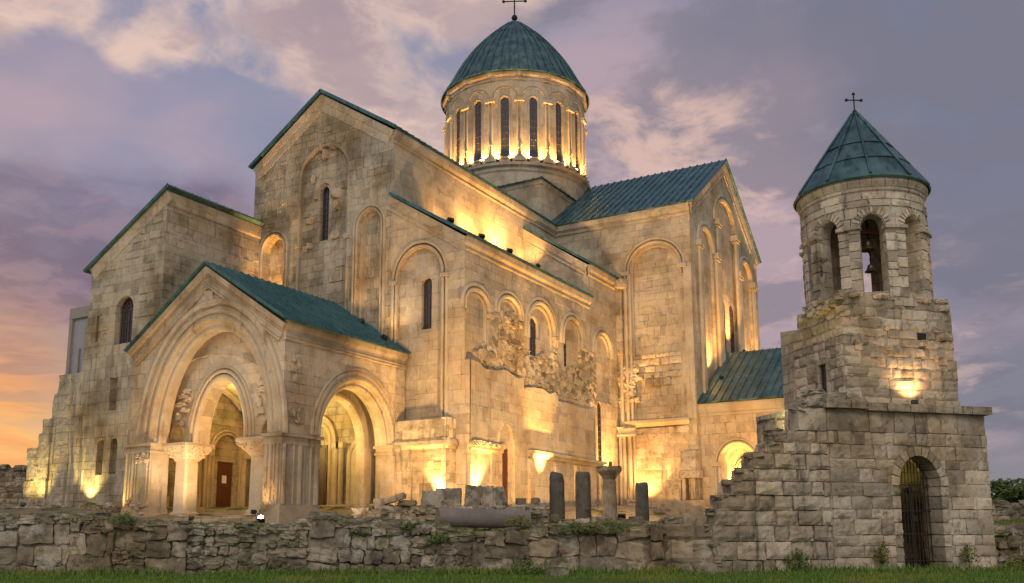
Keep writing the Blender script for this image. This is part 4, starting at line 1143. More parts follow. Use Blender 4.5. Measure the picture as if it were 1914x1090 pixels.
mb.add(vs, [(i * 33 + j, i * 33 + j + 1, (i + 1) * 33 + j + 1, (i + 1) * 33 + j) for i in range(28) for j in range(32)])
for y in (32.95, 43.5): mb.tube([(vx + (ax_ - .1) * math.cos(math.pi * i / 24), y, 6.1 + 4.1 * math.sin(math.pi * i / 24)) for i in range(25)], .2, 6)
for x in (34.9, 43.0): mb.tube([(x, vy + (ay_ - .1) * math.cos(math.pi * i / 24), 6.1 + 4.4 * math.sin(math.pi * i / 24)) for i in range(25)], .2, 6)
for s_ in (-1, 1): mb.tube([(vx + s_ * ax_ * .98 * math.cos(math.pi * i / 24), vy + ay_ * .98 * math.cos(math.pi * i / 24), vault(vx + ax_ * .98 * math.cos(math.pi * i / 24), vy + ay_ * .98 * math.cos(math.pi * i / 24)) - .04) for i in range(25)], .13, 6)
part(mb, 'porch_vault', M['plaster'])
mb = MB()
panel(mb, south(Yp + 1.1), [(Xp + 1.2, 9.0), (Xp + 1.2, 11.4), (Xw, 11.4), (Xw, 9.0)])
ftm = west(Xp + 1.15)   # tympanum carried on two columns, with the small arch
inner2 = [(32.8, 5.98)] + arc(33.95, .55, 5.98, .95, 12) + arc(37.35, 1.72, 5.98, 3.2, 24) + arc(40.6, .55, 5.98, 1.05, 12) + [(41.2, 5.98)]
poly = arc(37.0, 4.2, 5.98, 6.07, 36) + inner2[::-1][1:-1]
tr = tessellate_polygon([[Vector((p[0], p[1], 0)) for p in poly]])
for d_ in (0.0, -.85): mb.add([ftm.P(p[0], p[1], d_) for p in poly], [tuple(t) for t in tr])
for i in range(len(poly)):
    a, b = poly[i], poly[(i + 1) % len(poly)]; mb.quad(ftm.P(*a, 0), ftm.P(*b, 0), ftm.P(*b, -.85), ftm.P(*a, -.85))
part(mb, 'porch_inner_wall', M['ashlar_fine'])
mb = MB()
mould(mb, ftm, 37.35, 1.72, 5.98, 5.98, 3.2, rolls((0.0, .30, .14), (.34, .22, .16), (.58, .16, .12)), legs=False)
mould(mb, ftm, 33.95, .55, 5.98, 5.98, .95, rolls((0, .1, .06)), legs=False); mould(mb, ftm, 40.6, .55, 5.98, 5.98, 1.05, rolls((0, .1, .06)), legs=False)
rg = random.Random(7)
for (u, z, a, b) in ((39.9, 8.75, .30, .10), (40.15, 8.5, .34, .09), (40.35, 8.05, .42, .10), (40.0, 7.75, .30, .10), (40.45, 7.4, .22, .16), (40.1, 7.05, .12, .12), (39.85, 8.3, .2, .12), (34.55, 9.3, .16, .14), (34.5, 8.75, .3, .12), (34.35, 8.4, .34, .1), (34.6, 7.75, .16, .22), (34.45, 7.35, .2, .16), (34.75, 7.3, .1, .2), (34.2, 9.6, .14, .2)):
    mb.rock(ftm.P(u, z, .0), (.16, a, b), rg, .85, .13, 5, rot=Matrix.Identity(3))
    mb.rock(ftm.P(u + .05, z + b, .06), (.12, a * .45, b * .7), rg, .6, .2, 4, rot=Matrix.Identity(3))
part(mb, 'porch_carving', M['carved'])
mb = MB()   # stepped archivolts of the west arch and the south arch
mould(mb, fp, 37.0, 4.2, 5.95, 5.95, 6.1, [(-.02, -.05), (0, .0), (.10, .10), (.24, .10), (.28, .02), (.36, .02), (.42, .14), (.58, .16), (.66, .06), (.74, .02), (.84, .14), (1.0, .2), (1.12, .14), (1.16, .0)], 40, legs=False)
mould(mb, fp, 37.0, 3.75, 5.95, 5.95, 5.65, [(0, -.75), (0, -.3), (.12, -.18), (.3, -.18), (.38, -.1), (.45, -.05)], 40, legs=False)
mould(mb, fps, 39.17, 2.95, 6.05, 6.05, 3.2, [(-.02, -.05), (0, .0), (.08, .1), (.2, .1), (.25, .02), (.32, .02), (.38, .12), (.5, .12), (.55, .03), (.62, .1), (.7, .08), (.72, 0)], 36, legs=False)
mould(mb, fps, 39.17, 2.6, 6.05, 6.05, 2.85, [(0, -.9), (0, -.34), (.12, -.2), (.24, -.2), (.30, -.1), (.36, -.05)], 36, legs=False)
mould(mb, south(Yp + 1.6), 39.17, 2.3, 2.2, 6.0, 2.5, [(0, -.4), (0, 0), (.12, .1), (.3, .1), (.4, 0), (1.2, 0)], 30)
# raking cornice, south cornice
for ya, yb, za, zb in ((Yp - .15, 37.46, 11.25, 14.95), (PYL + .1, 37.46, 11.0, 14.95)):
    k_ = .004 if ya > 40 else 0; p0, p1 = Vector((Xp - k_, ya, za)), Vector((Xp - k_, yb, zb)); dr = (p1 - p0).normalized(); nz = dr.cross(Vector((1, 0, 0))); nz = nz if nz.z > 0 else -nz
    extr(mb, p0 - nz * .95, p1 - nz * .95, [(-.05, 0), (.06, 0), (.14, .07), (.10, .16), (.16, .22), (.08, .32), (.08, .50), (.16, .56), (.12, .62), (.26, .72), (.30, .98), (-.05, .98)], (-1, 0, 0), nz)
extr(mb, (Xp - .05, Yp, 10.52), (Xw, Yp, 10.52), [(-.1, 0), (.06, 0), (.12, .07), (.07, .14), (.13, .22), (.06, .32), (.06, .46), (.18, .62), (.24, .95), (-.1, .95)], (0, -1, 0))
# boss over the west arch, carved heads at the corner
rg = random.Random(12)
for (f_, u, z, a, b) in ((fp, 37.3, 13.3, .30, .34), (fp, 37.3, 12.95, .62, .16), (fps, 34.2, 9.75, .24, .2), (fps, 34.4, 9.4, .16, .2), (fps, 34.1, 9.2, .18, .14), (fps, 34.3, 8.75, .14, .18), (fps, 34.1, 7.0, .16, .2), (fps, 34.5, 6.6, .22, .1)):
    mb.rock(f_.P(u, z, .02), (.15, a, b) if f_ is fp else (a, .14, b), rg, .7, .2, 5, rot=Matrix.Identity(3))
mb.tube([fps.P(34.75 + .32 * math.cos(t_), 6.95 + .36 * math.sin(t_), .12) for t_ in np.linspace(1.2, 5.2, 14)], .06, 6)
part(mb, 'porch_moulding', M['carved_old'])
mb = MB()   # piers with shafts and capitals
def pier(mb, x0, x1, y0, y1, zc):
    mb.box(x0, x1, y0, y1, G, zc - .5)
    mb.box(x0 - .08, x1 + .08, y0 - .08, y1 + .08, zc - .5, zc - .36); mb.box(x0 - .03, x1 + .03, y0 - .03, y1 + .03, zc - .36, zc - .12); mb.box(x0 - .16, x1 + .1, y0 - .16, y1 + .12, zc - .12, zc + .04)
    mb.box(x0 - .10, x1 + .10, y0 - .10, y1 + .10, G, 2.35); mb.box(x0 - .05, x1 + .05, y0 - .05, y1 + .05, 2.35, 2.6)
def done(mat='carved_old'):
    global mb
    part(mb, 'porch_pier', M[mat]); mb = MB()
def base_rolls(mb, x0, x1, y0, y1):
    mb.box(x0 - .2, x1 + .12, y0 - .2, y1 + .12, G, 2.2)
pier(mb, Xp - .06, Xp + 1.15, 41.16, 43.05, 5.95); base_rolls(mb, Xp - .06, Xp + 1.15, 41.16, 43.05)
mb.box(Xp - .14, Xp, 41.3, 42.0, 2.6, 5.4)
for k, (y, r) in enumerate(((42.15, .07), (42.4, .10), (42.65, .07), (42.88, .12))): mb.tube([(Xp - .07, y, 2.6), (Xp - .07, y, 5.46)], r, 8)
rg = random.Random(31)
for k in range(12): mb.rock((Xp - .1, rg.uniform(41.3, 42.1), rg.uniform(5.0, 5.35)), (.08, .16, .1), rg, .5, .25, 4)
for k in range(8): mb.rock((Xp - .12, rg.uniform(41.2, 42.8), rg.uniform(2.3, 2.9)), (.12, .25, .12), rg, .5, .25, 4)
done()
pier(mb, Xp - .06, 36.15, Yp - .06, Yp + 1.05, 5.95); base_rolls(mb, Xp - .06, 36.15, Yp - .06, Yp + 1.05)
for y, r in ((32.12, .10), (32.36, .06), (32.6, .12), (32.86, .07)): mb.tube([(Xp - .08, y, 2.6), (Xp - .08, y, 5.46)], r, 8)
for x, r in ((33.62, .12), (33.86, .05), (34.3, .05), (34.72, .13), (35.05, .05), (35.5, .06), (35.9, .14)): mb.tube([(x, Yp - .07, 2.6), (x, Yp - .07, 5.46)], r, 8)
for k in range(22): mb.rock((Xp - .08, rg.uniform(32.1, 32.9), rg.uniform(2.4, 3.7)), (.07, .13, .13), rg, .5, .25, 4)
done('soiled')
pier(mb, 42.1, Xw, Yp - .06, Yp + 1.05, 6.05)
for x, r in ((42.2, .11), (42.45, .06), (42.72, .06), (42.98, .1)): mb.tube([(x, Yp - .08, 2.6), (x, Yp - .08, 5.5)], r, 8)
done()
for y, z in ((34.0, 6.2), (36.4, 6.4), (36.75, 6.4), (39.6, 6.4), (40.0, 6.4), (43.4, 6.2)):
    mb.tube([(Xw - .15, y, 2.2), (Xw - .15, y, z)], .16, 8); mb.obox((Xw - .15, y, z), (.22, 0, 0), (0, .26, 0), (0, 0, .16))
    part(mb, 'nave_front_shaft', M['carved']); mb = MB()
for (y, s_) in ((40.18, 1.0), (34.73, 1.0)):
    mb = MB(); cx_ = Xp + 1.55; h_ = .46
    def sq(r, z, ch=.12): return [(cx_ + a, y + b, z) for a, b in ((-r, -r + ch), (-r + ch, -r), (r - ch, -r), (r, -r + ch), (r, r - ch), (r - ch, r), (-r + ch, r), (-r, r - ch))]
    prof_ = [(.66, G), (.66, 2.0), (.62, 2.06), (.62, 2.16), (.54, 2.22), (.57, 2.32), (h_, 2.42), (h_ * .96, 5.05), (.52, 5.08), (.52, 5.14), (.60, 5.26), (.84, 5.56), (.98, 5.80), (1.0, 5.82), (1.0, 5.98)]
    vs = []; fs_ = []
    for r, z in prof_: vs += sq(r, z, .05 if r > .55 and z < 3 else .10)
    for i in range(len(prof_) - 1):
        for k in range(8): fs_.append((i * 8 + k, i * 8 + (k + 1) % 8, (i + 1) * 8 + (k + 1) % 8, (i + 1) * 8 + k))
    fs_.append(tuple(range((len(prof_) - 1) * 8, len(prof_) * 8)))
    mb.add(vs, fs_)
    rg = random.Random(int(y))
    for k in range(90):
        t_ = rg.random(); r = .6 + .36 * t_; a = rg.choice((0, 1, 2, 3)); o_ = rg.uniform(-r * .9, r * .9); z = 5.24 + .52 * t_
        px_, py_ = ((-r, o_), (r, o_), (o_, -r), (o_, r))[a]
        mb.rock((cx_ + px_, y + py_, z), (.06, .06, .05), rg, .3, .1, 3)
    part(mb, 'porch_column', M['carved'])
mb = MB(); mb.box(Xp + .2, Xw, Yp + .3, Yb, G, 2.12); mb.box(41.6, Xw, Yp + 1.2, Yb - 1.2, 2.12, 2.5); mb.box(42.0, Xw, Yp + 1.2, Yb - 1.2, 2.5, 2.9)
mb.box(39.6, 42.6, 42.6, Yb, 2.12, 2.36); mb.box(39.9, 42.4, 43.1, Yb, 2.36, 2.6)
mb.box(Xp - .5, Xp + .2, Yp + .8, 42.5, G, 1.95)
part(mb, 'porch_floor', M['ashlar_old'])
# main west door
mb = MB(); mb.box(Xw - .10, Xw - .02, 37.55, 38.95, 2.9, 6.5)
for i in range(2):
    for j in range(4): mb.box(Xw - .13, Xw - .10, 37.65 + i * .66, 38.2 + i * .66, 3.05 + j * .85, 3.75 + j * .85)
d2 = part(mb, 'door', M['wooddark'])
mb = MB(); mb.tube([(Xw - .14, 38.2, 4.3), (Xw - .2, 38.2, 4.3), (Xw - .2, 38.2, 4.6)], .02, 6); part(mb, 'handle', M['ironblack'], d2)
mb = MB(); mould(mb, fw, 38.25, .75, 2.9, 6.6, 1.1, [(0, 0), (0, .08), (.2, .12), (.3, .05), (.4, .14), (.6, .14), (.62, 0)]); mould(mb, fw, 35.2, .6, 2.9, 5.6, .8, [(0, 0), (0, .06), (.16, .1), (.3, .05), (.32, 0)])
panel(mb, fw, arch(35.2, .6, 2.9, 5.6, .8, 12), (), .03)
mould(mb, fw, 38.3, 3.6, 2.9, 6.4, 3.4, [(0, 0), (0, .12), (.25, .12), (.3, 0), (.4, .14), (.6, .14), (.62, 0)])
part(mb, 'doorway_moulding', M['carved'])
# porch roof
mb = MB()
roof(mb, (Xp - .38, Yp - .38, 11.48), (Xw - .02, Yp - .38, 11.48), (Xw - .02, 37.46, 15.22), (Xp - .38, 37.46, 15.22), .12, .5, .07)
roof(mb, (Xp - .38, PYL + .25, 11.1), (Xw - .02, PYL + .25, 11.1), (Xw - .02, 37.46, 15.22), (Xp - .38, 37.46, 15.22), .12, .5, .07)
pr_ = part(mb, 'porch_roof', M['copper'])
mb = MB()
for ya, za in ((Yp - .36, 11.44), (PYL + .24, 11.06)):
    mb.tube([(Xp - .38, ya, za + .03), (Xp - .38, 37.46, 15.2)], .06, 5)
mb.tube([(Xp - .38, Yp - .38, 11.42), (Xw - .02, Yp - .38, 11.42)], .05, 5)
part(mb, 'eaves_trim', M['copper_trim'], pr_)

# --- south porch (west side seen)
Xc = 65.25; fc = west(Xc); mb = MB()
ca = 19.4
panel(mb, fc, [(11.5, G), (11.5, 10.2), (Yt + .3, 10.2), (Yt + .3, G)], [(arch(ca, 1.25, G, 6.1, 1.4, 22), 1.0, False)])
panel(mb, south(11.5), [(Xc, G), (Xc, 10.2), (72.3, 15.0), (79.3, 10.2), (79.3, G)])
panel(mb, fc, [(11.5, G), (11.5, 6.5), (15.6, 6.5), (15.6, G)], (), 1.6)
part(mb, 'south_porch_wall', M['ashlar'])
mb = MB()
mb.quad((Xc + 4.6, 14, G), (Xc + 4.6, Yt, G), (Xc + 4.6, Yt, 9), (Xc + 4.6, 14, 9)); mb.quad((Xc + 1, 14, 9), (Xc + 4.6, 14, 9), (Xc + 4.6, Yt, 9), (Xc + 1, Yt, 9)); mb.quad((Xc + 1, 14, G), (Xc + 4.6, 14, G), (Xc + 4.6, 14, 9), (Xc + 1, 14, 9))
mb.box(Xc + .2, Xc + 4.6, 14, Yt, G, 2.6)
fi = west(Xc + 2.6)
panel(mb, fi, [(14, G), (14, 9), (Yt, 9), (Yt, G)], [(arch(ca - .1, .8, G, 5.6, .9, 16), .6, False)])
mould(mb, fi, ca - .1, .8, 2.6, 5.6, .9, rolls((0, .16, .1), (.2, .16, .1)))
panel(mb, west(Xc + 4.5), [(14, G), (14, 9), (Yt, 9), (Yt, G)], [(arch(ca - .2, .35, 3.4, 5.6, .4, 12), .3, True)])
part(mb, 'south_porch_interior', M['plaster'])
mb = MB()
mould(mb, fc, ca, 1.25, 6.1, 6.1, 1.4, rolls((0, .2, .12), (.22, .18, .12)), legs=False); mould(mb, fc, ca, 1.0, 2.4, 6.1, 1.15, [(0, -.8), (0, -.3), (.1, -.2), (.2, -.14), (.25, 0)])
for s_ in (-1, 1):
    for o in (0, .26): mb.tube([fc.P(ca + s_ * (1.32 + o), 2.4, .08), fc.P(ca + s_ * (1.32 + o), 6.0, .08)], .1, 8)
    mb.obox(fc.P(ca + s_ * 1.45, 6.08, .1), (0, .34, 0), (.18, 0, 0), (0, 0, .14))
extr(mb, (Xc, 11.4, 9.55), (Xc, Yt + .02, 9.55), [(-.1, 0), (.06, 0), (.1, .06), (.1, .16), (.05, .2), (.2, .44), (.34, .86), (-.1, .86)], (-1, 0, 0))
part(mb, 'south_porch_moulding', M['carved'])
mb = MB()
roof(mb, (Xc - .5, 11.2, 10.52), (Xc - .5, Yt - .02, 10.52), (72.3, Yt - .02, 15.4), (72.3, 11.2, 15.4), .12, .56, .08)
roof(mb, (79.8, 11.2, 10.5), (79.8, Yt - .02, 10.5), (72.3, Yt - .02, 15.4), (72.3, 11.2, 15.4), .12, .7, .08)
part(mb, 'south_porch_roof', M['copper_grey'])
#@@TOWER
# ------------------------------------------------------------------ bell tower (local x along its front, y into depth)
TA = R_(-44.065)
tw = thing('bell_tower', 'weathered stone bell tower with conical copper roof, arched gateway and broken stepped flank', 'bell tower', (33.232, 4.411, 0.0), TA)
def tpart(mb, name, mat, parent=tw, **kw): return mb.build(name, mat, parent, **kw)
rg = random.Random(77)
GC, GH, GS, GR = 0.62, 0.80, 2.55, 1.0      # gate centre, half width, springing, rise
front = south(0.0)
BL, BR, BT = -2.75, 3.44, 5.25
mb = MB()
panel(mb, south(0.07), [(BL, -.3), (BR, -.3), (BR, BT), (BL, BT)], [(arch(GC, GH + .06, -.3, GS, GR + .06, 18), .85, False)])
panel(mb, south(3.0), [(BL, -.3), (BR, -.3), (BR, BT), (BL, BT)], [(arch(2.50, .50, -.3, 1.9, .75, 16), .5, True), ([(3.06, -.3), (3.06, 1.9), (3.40, 1.9), (3.40, -.3)], .6, False)])
panel(mb, west(BL + .05), [(0, -.3), (0, BT), (4.4, BT), (4.4, -.3)]); panel(mb, west(BR), [(0.05, -.3), (.05, BT), (4.4, BT), (4.4, -.3)])
mb.quad((BL, 4.4, BT), (BR, 4.4, BT), (BR, 0.05, BT), (BL, .05, BT)); mb.quad((BL, 3.8, -.3), (BL, 3.8, BT), (-.2, 3.8, BT), (-.2, 3.8, -.3))
for i in range(14):   # vaulted passage
    a, b = math.pi * i / 14, math.pi * (i + 1) / 14
    P_ = lambda y, t_: (1.5 + 1.92 * math.cos(t_), y, 2.4 + 1.6 * math.sin(t_))
    mb.quad(P_(.9, a), P_(.9, b), P_(3.1, b), P_(3.1, a))
mb.quad((-.42, .9, -.3), (-.42, 3.1, -.3), (-.42, 3.1, 2.4), (-.42, .9, 2.4)); mb.quad((3.42, .9, -.3), (3.42, 3.0, -.3), (3.42, 3.0, 2.4), (3.42, .9, 2.4))
core = tpart(mb, 'gatehouse_core', M['tower'])
def cs2(z0, z1, h, v=.2):
    o = []; z = z0
    while z < z1 - .12:
        e = z + h * rg.uniform(1 - v, 1 + v); e = z1 if z1 - e < h * .5 else e; o.append((z, e)); z = e
    return o
def gate_cut(a, b, z):
    if z > GS + GR + .25 or z < -.5: return (a, b)
    hw = GH + .22 if z < GS else (GH + .22) * math.sqrt(max(0, 1 - ((z - GS) / (GR + .27)) ** 2))
    l, r = GC - hw, GC + hw
    if a >= r or b <= l: return (a, b)
    if a < l and b > r: return (a, l)
    if a < l: return (a, l)
    if b > r: return (r, b)
    return None
mb = MB()
crs = cs2(-.25, 4.95, .42, .36)
def stain(u, z): return 0.30 if z > 4.5 else (0.15 if u < -1.5 else (-.12 if u > 1.9 else 0.0))
for (z0, z1) in crs:
    zm = (z0 + z1) / 2
    stones(mb, front, [(z0, z1)], lambda z: (BL, GC - .01), .28, 1.05, rg, .3, .025, .028, .020, gate_cut, .028, dark=stain)
    stones(mb, front, [(z0, z1)], lambda z: (GC + .01, BR), .3, 1.05, rg, .3, .016, .016, .016, gate_cut, .02, dark=stain)
stones(mb, west(BL), crs, lambda z: (0.0, 4.3), .4, .9, rg, .2, .03, .025, .03)
for i in range(11):      # voussoirs
    a0, a1 = math.pi * i / 11 + .015, math.pi * (i + 1) / 11 - .015
    q = []
    for d in (.03, -.75):
        for a, o in ((a0, 0), (a1, 0), (a1, .30), (a0, .30)):
            q.append(front.P(GC + (GH + o) * math.cos(a), GS + (GR + o) * math.sin(a), d + rg.uniform(-.015, .015)))
    mb.add(q, [(0, 1, 2, 3), (0, 4, 5, 1), (1, 5, 6, 2), (2, 6, 7, 3), (3, 7, 4, 0)], rg.random())
z = -.25
while z < GS - .05:
    h = min(rg.uniform(.35, .55), GS - z)
    for s_ in (-1, 1):
        u0 = GC + s_ * (GH + .12)
        mb.rock((u0 + s_ * .02, .38, z + h / 2), (.15, .40, h / 2 - .01), rg, .85, .05, 4, rot=Matrix.Identity(3))
    z += h
tpart(mb, 'gatehouse_masonry', M['block'])
mb = MB()    # ledge slabs
u = BL - .12
while u < BR + .15:
    e = min(u + rg.uniform(.6, 1.1), BR + .17)
    mb.rock(((u + e) / 2, .05, 5.10 + (.05 if u < -1.8 else 0)), ((e - u) / 2 - .008, .26, .135), rg, .9, .04, 5, rot=Matrix.Identity(3), tint=.7 + .3 * rg.random()); u = e
mb.rock((-2.45, .25, 5.35), (.42, .4, .18), rg, .8, .1, 5, tint=.9); mb.box(BL, BR, .2, 4.3, 5.1, 5.26)
for k in range(10): mb.rock((rg.uniform(-2.6, -1.5), rg.uniform(.1, .4), 5.4), (.16, .14, .1), rg, .6, .2, 4, tint=.9)
tpart(mb, 'ledge', M['block'])

# broken flank stepping down to the low wall
steps = [(1.27, -6.95), (1.73, -6.85), (2.2, -6.6), (2.64, -6.25), (3.03, -5.8), (3.52, -5.45), (3.87, -4.9), (4.26, -4.68), (5.03, -3.75), (5.24, -3.4), (5.6, -3.15)]
def flank(z):
    for zt, u in steps:
        if z <= zt: return (u, BL + .02)
    return (-3.15, BL)
mb = MB()
sc_ = [(-.25, .22), (.22, .78), (.78, 1.27)] + [(steps[i][0], steps[i + 1][0]) for i in range(len(steps) - 1)]
for c_ in sc_:
    zm = (c_[0] + c_[1]) / 2; l = flank(zm)
    stones(mb, front, [c_], lambda z: l, .30, .80, rg, .55, .045, .04, .026, None, .05, dark=lambda u, z: .35 if u < l[0] + .55 else .02)
    mb.box(l[0] + .1, BL + .1, .12, .95, c_[0], c_[1] - .06, .6)
    mb.rock((l[0] + .2, .3, c_[1] - .06), (.26, .3, .1), rg, .6, .25, 4, tint=.9)
    stones(mb, west(l[0] + .02), [c_], lambda z: (.05, .95), .4, .6, rg, .3, .04, .03, .03, None, .04)
tpart(mb, 'stepped_ruin', M['block'])

# upper block
UL, UR, UF = -1.77, 2.74, 0.30
mb = MB(); fu = south(UF)
fl_ = Fr((UL, UF, 0), (0, 1, 0), (-1, 0, 0))
mb.add([(UL + .06, UF + .05, 5.2), (UR - .05, UF + .05, 5.2), (UR - .02, 4.3, 5.2), (UL + .2, 4.3, 5.2), (UL + .06, UF + 2.9, 5.2), (UL + .06, UF + .05, 8.75), (UR - .05, UF + .05, 8.75), (UR - .02, 4.3, 8.8), (UL + .2, 4.3, 8.5), (UL + .06, UF + 2.9, 8.2)],
       [(0, 1, 6, 5), (1, 2, 7, 6), (2, 3, 8, 7), (3, 4, 9, 8), (4, 0, 5, 9), (5, 6, 7, 8, 9)])
tpart(mb, 'upper_core', M['tower'])
mb = MB()
for (z0, z1) in cs2(5.2, 8.95, .34):
    zm = (z0 + z1) / 2
    stones(mb, fu, [(z0, z1)], lambda z: (UL + rg.uniform(-.03, .03), UR + rg.uniform(-.08, .05)), .3, .95, rg, .3, .016, .016, .012, lambda a, b, z: None if (1.28 < (a + b) / 2 < 1.6 and 7.15 < z < 7.75) else (a, b), .04, dark=lambda u, z: .2 if z > 8.2 or u > 2.1 else -.05)
    stones(mb, fl_, [(z0, z1)], lambda z: (0.0, 2.95 - max(0, z - 8.2) * 1.6), .3, .75, rg, .3, .02, .02, .018, lambda a, b, z: None if (.85 < (a + b) / 2 < 1.45 and 5.6 < z < 6.75) else (a, b), .04, dark=lambda u, z: .1)
for k in range(44):     # rubble patches and broken upper edge
    if rg.random() < .6: p = fu.P(rg.uniform(UL, UR), rg.choice((8.95, 8.95, rg.uniform(7.4, 8.9))), rg.uniform(-.05, .03)); s_ = rg.uniform(.06, .13)
    else: p = fl_.P(rg.uniform(0, 2.2), rg.uniform(8.4, 8.95), rg.uniform(-.05, .03)); s_ = rg.uniform(.08, .18)
    mb.rock(p, (s_ * 1.4, s_ * 1.2, s_ * .8), rg, .6, .25, 4)
for k in range(10):
    p = fu.P(rg.uniform(-1.7, .2), rg.uniform(6.6, 8.6), .0) if rg.random() < .5 else fu.P(rg.uniform(1.2, 2.6), rg.uniform(6.2, 7.9), .0)
    mb.rock(p, (rg.uniform(.1, .24), .04, rg.uniform(.06, .13)), rg, .7, .2, 4)
tpart(mb, 'upper_masonry', M['block'])
mb = MB(); q = fl_
for u0, u1 in ((.86, .94), (1.36, 1.44)): mb.add([q.P(u, z, d) for u in (u0, u1) for z in (5.55, 6.75) for d in (-.3, .05)], [(0, 1, 3, 2), (4, 6, 7, 5), (0, 4, 5, 1), (2, 3, 7, 6), (0, 2, 6, 4), (1, 5, 7, 3)])
mb.add([q.P(u, z, d) for u in (.84, 1.46) for z in (6.75, 6.88) for d in (-.3, .06)], [(0, 1, 3, 2), (4, 6, 7, 5), (0, 4, 5, 1), (2, 3, 7, 6), (0, 2, 6, 4), (1, 5, 7, 3)])
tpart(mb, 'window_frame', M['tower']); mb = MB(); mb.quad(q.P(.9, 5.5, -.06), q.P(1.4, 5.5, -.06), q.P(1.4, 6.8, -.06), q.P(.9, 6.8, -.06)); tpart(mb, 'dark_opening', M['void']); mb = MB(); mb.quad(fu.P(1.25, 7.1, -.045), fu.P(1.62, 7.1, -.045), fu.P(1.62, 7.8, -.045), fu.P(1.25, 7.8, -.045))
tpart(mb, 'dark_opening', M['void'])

# round belfry
TC = (0.92, 2.40); TR = 2.15
VA = R_(-126.4)     # direction of the photographer seen from the axis
oa = [VA + R_(x) for x in (-34, 7.5, 49, 94, 139, 184, 229, 274)]
mb = MB()
cyl_wall(mb, TC, TR, TR - .55, 8.7, 13.2, [(a, .42, 9.2, 11.5, .48) for a in oa], R_(4))
mb.lathe((*TC, 0), [(TR - .56, 13.15), (0, 13.2)], 24); mb.lathe((*TC, 0), [(0, 8.95), (TR, 8.95)], 24)
mb.lathe((*TC, 0), [(TR, 12.8), (TR + .05, 12.85), (TR + .05, 12.95), (TR + .15, 13.15), (TR + .16, 13.35), (TR - .1, 13.35)], 48)
tpart(mb, 'belfry_wall', M['tower'], uv=('cyl', TC[0], TC[1], TR))
mb = MB()
for a in oa:
    fc_ = Cy(TC, TR, a); half = TR * R_(41.5) / 2
    for s_ in (-1, 1):    # imposts and pier blocks
        z = 9.0
        while z < 11.45:
            h = min(rg.uniform(.25, .42), 11.47 - z)
            n_ = (fc_.P(s_ * .55, 0, 1) - fc_.P(s_ * .55, 0, 0)); t_ = Vector((-n_.y, n_.x, 0))
            c_ = fc_.P(s_ * .61, z + h / 2, -.06 + rg.uniform(-.02, .02))
            mb.rock(c_, (.185, .12, h / 2 - .012), rg, .9, .05, 4, rot=Matrix((t_, n_, Vector((0, 0, 1)))).transposed())
            z += h
        n_ = (fc_.P(s_ * .58, 0, 1) - fc_.P(s_ * .58, 0, 0)); t_ = Vector((-n_.y, n_.x, 0))
        mb.rock(fc_.P(s_ * .62, 11.5, 0), (.25, .16, .06), rg, .9, .04, 4, rot=Matrix((t_, n_, Vector((0, 0, 1)))).transposed())
    for i in range(13):
        b_ = math.pi * (i + .5) / 13; c_ = fc_.P(.55 * math.cos(b_), 11.53 + .60 * math.sin(b_), .0)
        n_ = (fc_.P(.5 * math.cos(b_), 0, 1) - fc_.P(.5 * math.cos(b_), 0, 0)); t_ = Vector((-n_.y, n_.x, 0))
        r1 = t_ * math.cos(b_) + Vector((0, 0, math.sin(b_))); r2 = n_.cross(r1)
        mb.rock(c_, (.115, .05, .042), rg, .9, .08, 3, rot=Matrix((r1, n_, r2)).transposed())
for z in (12.38, 12.64):
    for k in range(18):
        a = 2 * math.pi * k / 18 + z; fc_ = Cy(TC, TR, a); n_ = fc_.P(0, 0, 1) - fc_.P(0, 0, 0); t_ = Vector((-n_.y, n_.x, 0))
        mb.rock(fc_.P(0, z, -.07), (.36, .10, .115), rg, .9, .05, 4, rot=Matrix((t_, n_, Vector((0, 0, 1)))).transposed())
tpart(mb, 'belfry_arch', M['block'])
mb = MB(); prof = [(2.35, 13.30), (2.38, 13.36), (2.31, 13.48), (.12, 16.62), (0, 16.66)]
n10 = 20
mb.lathe((*TC, 0), prof, n10)
cone = tpart(mb, 'cone_roof', M['copper_dark'], uv=('cyl', TC[0], TC[1], TR))
mb = MB()
for k in range(n10 // 2):
    a = 2 * math.pi * (2 * k + .5) / n10 + .3; P_ = lambda r, z: (TC[0] + r * math.cos(a), TC[1] + r * math.sin(a), z)
    mb.tube([P_(2.37, 13.40), P_(1.255, 15.03), P_(.12, 16.66)], .05, 5)
for z, r in ((14.25, 1.79), (15.05, 1.235)): mb.lathe((*TC, 0), [(r - .02, z - .03), (r + .035, z - .01), (r - .02, z + .03)], n10)
tpart(mb, 'standing_seams', M['copper_dark'], cone)
mb = MB(); mb.lathe((*TC, 0), [(2.36, 13.24), (2.41, 13.30), (2.36, 13.37)], 48); tpart(mb, 'eaves_trim', M['copper_trim'], cone)
mb = MB(); x, y = TC
mb.lathe((x, y, 16.55), [(.03, 0), (.09, .08), (.11, .16), (.07, .24), (.03, .28)], 10); mb.tube([(x, y, 16.7), (x, y, 17.45)], .026, 6)
e = Vector((1, 0.05, 0.14)); p = Vector((x, y, 17.22)); mb.tube([p - e * .33, p + e * .33], .024, 6)
for q in (p - e * .34, p + e * .34, Vector((x, y, 17.47))): mb.rock(q, (.05, .05, .05), random.Random(1), .2, .02, 3)
tpart(mb, 'cross', M['ironblack'], cone)

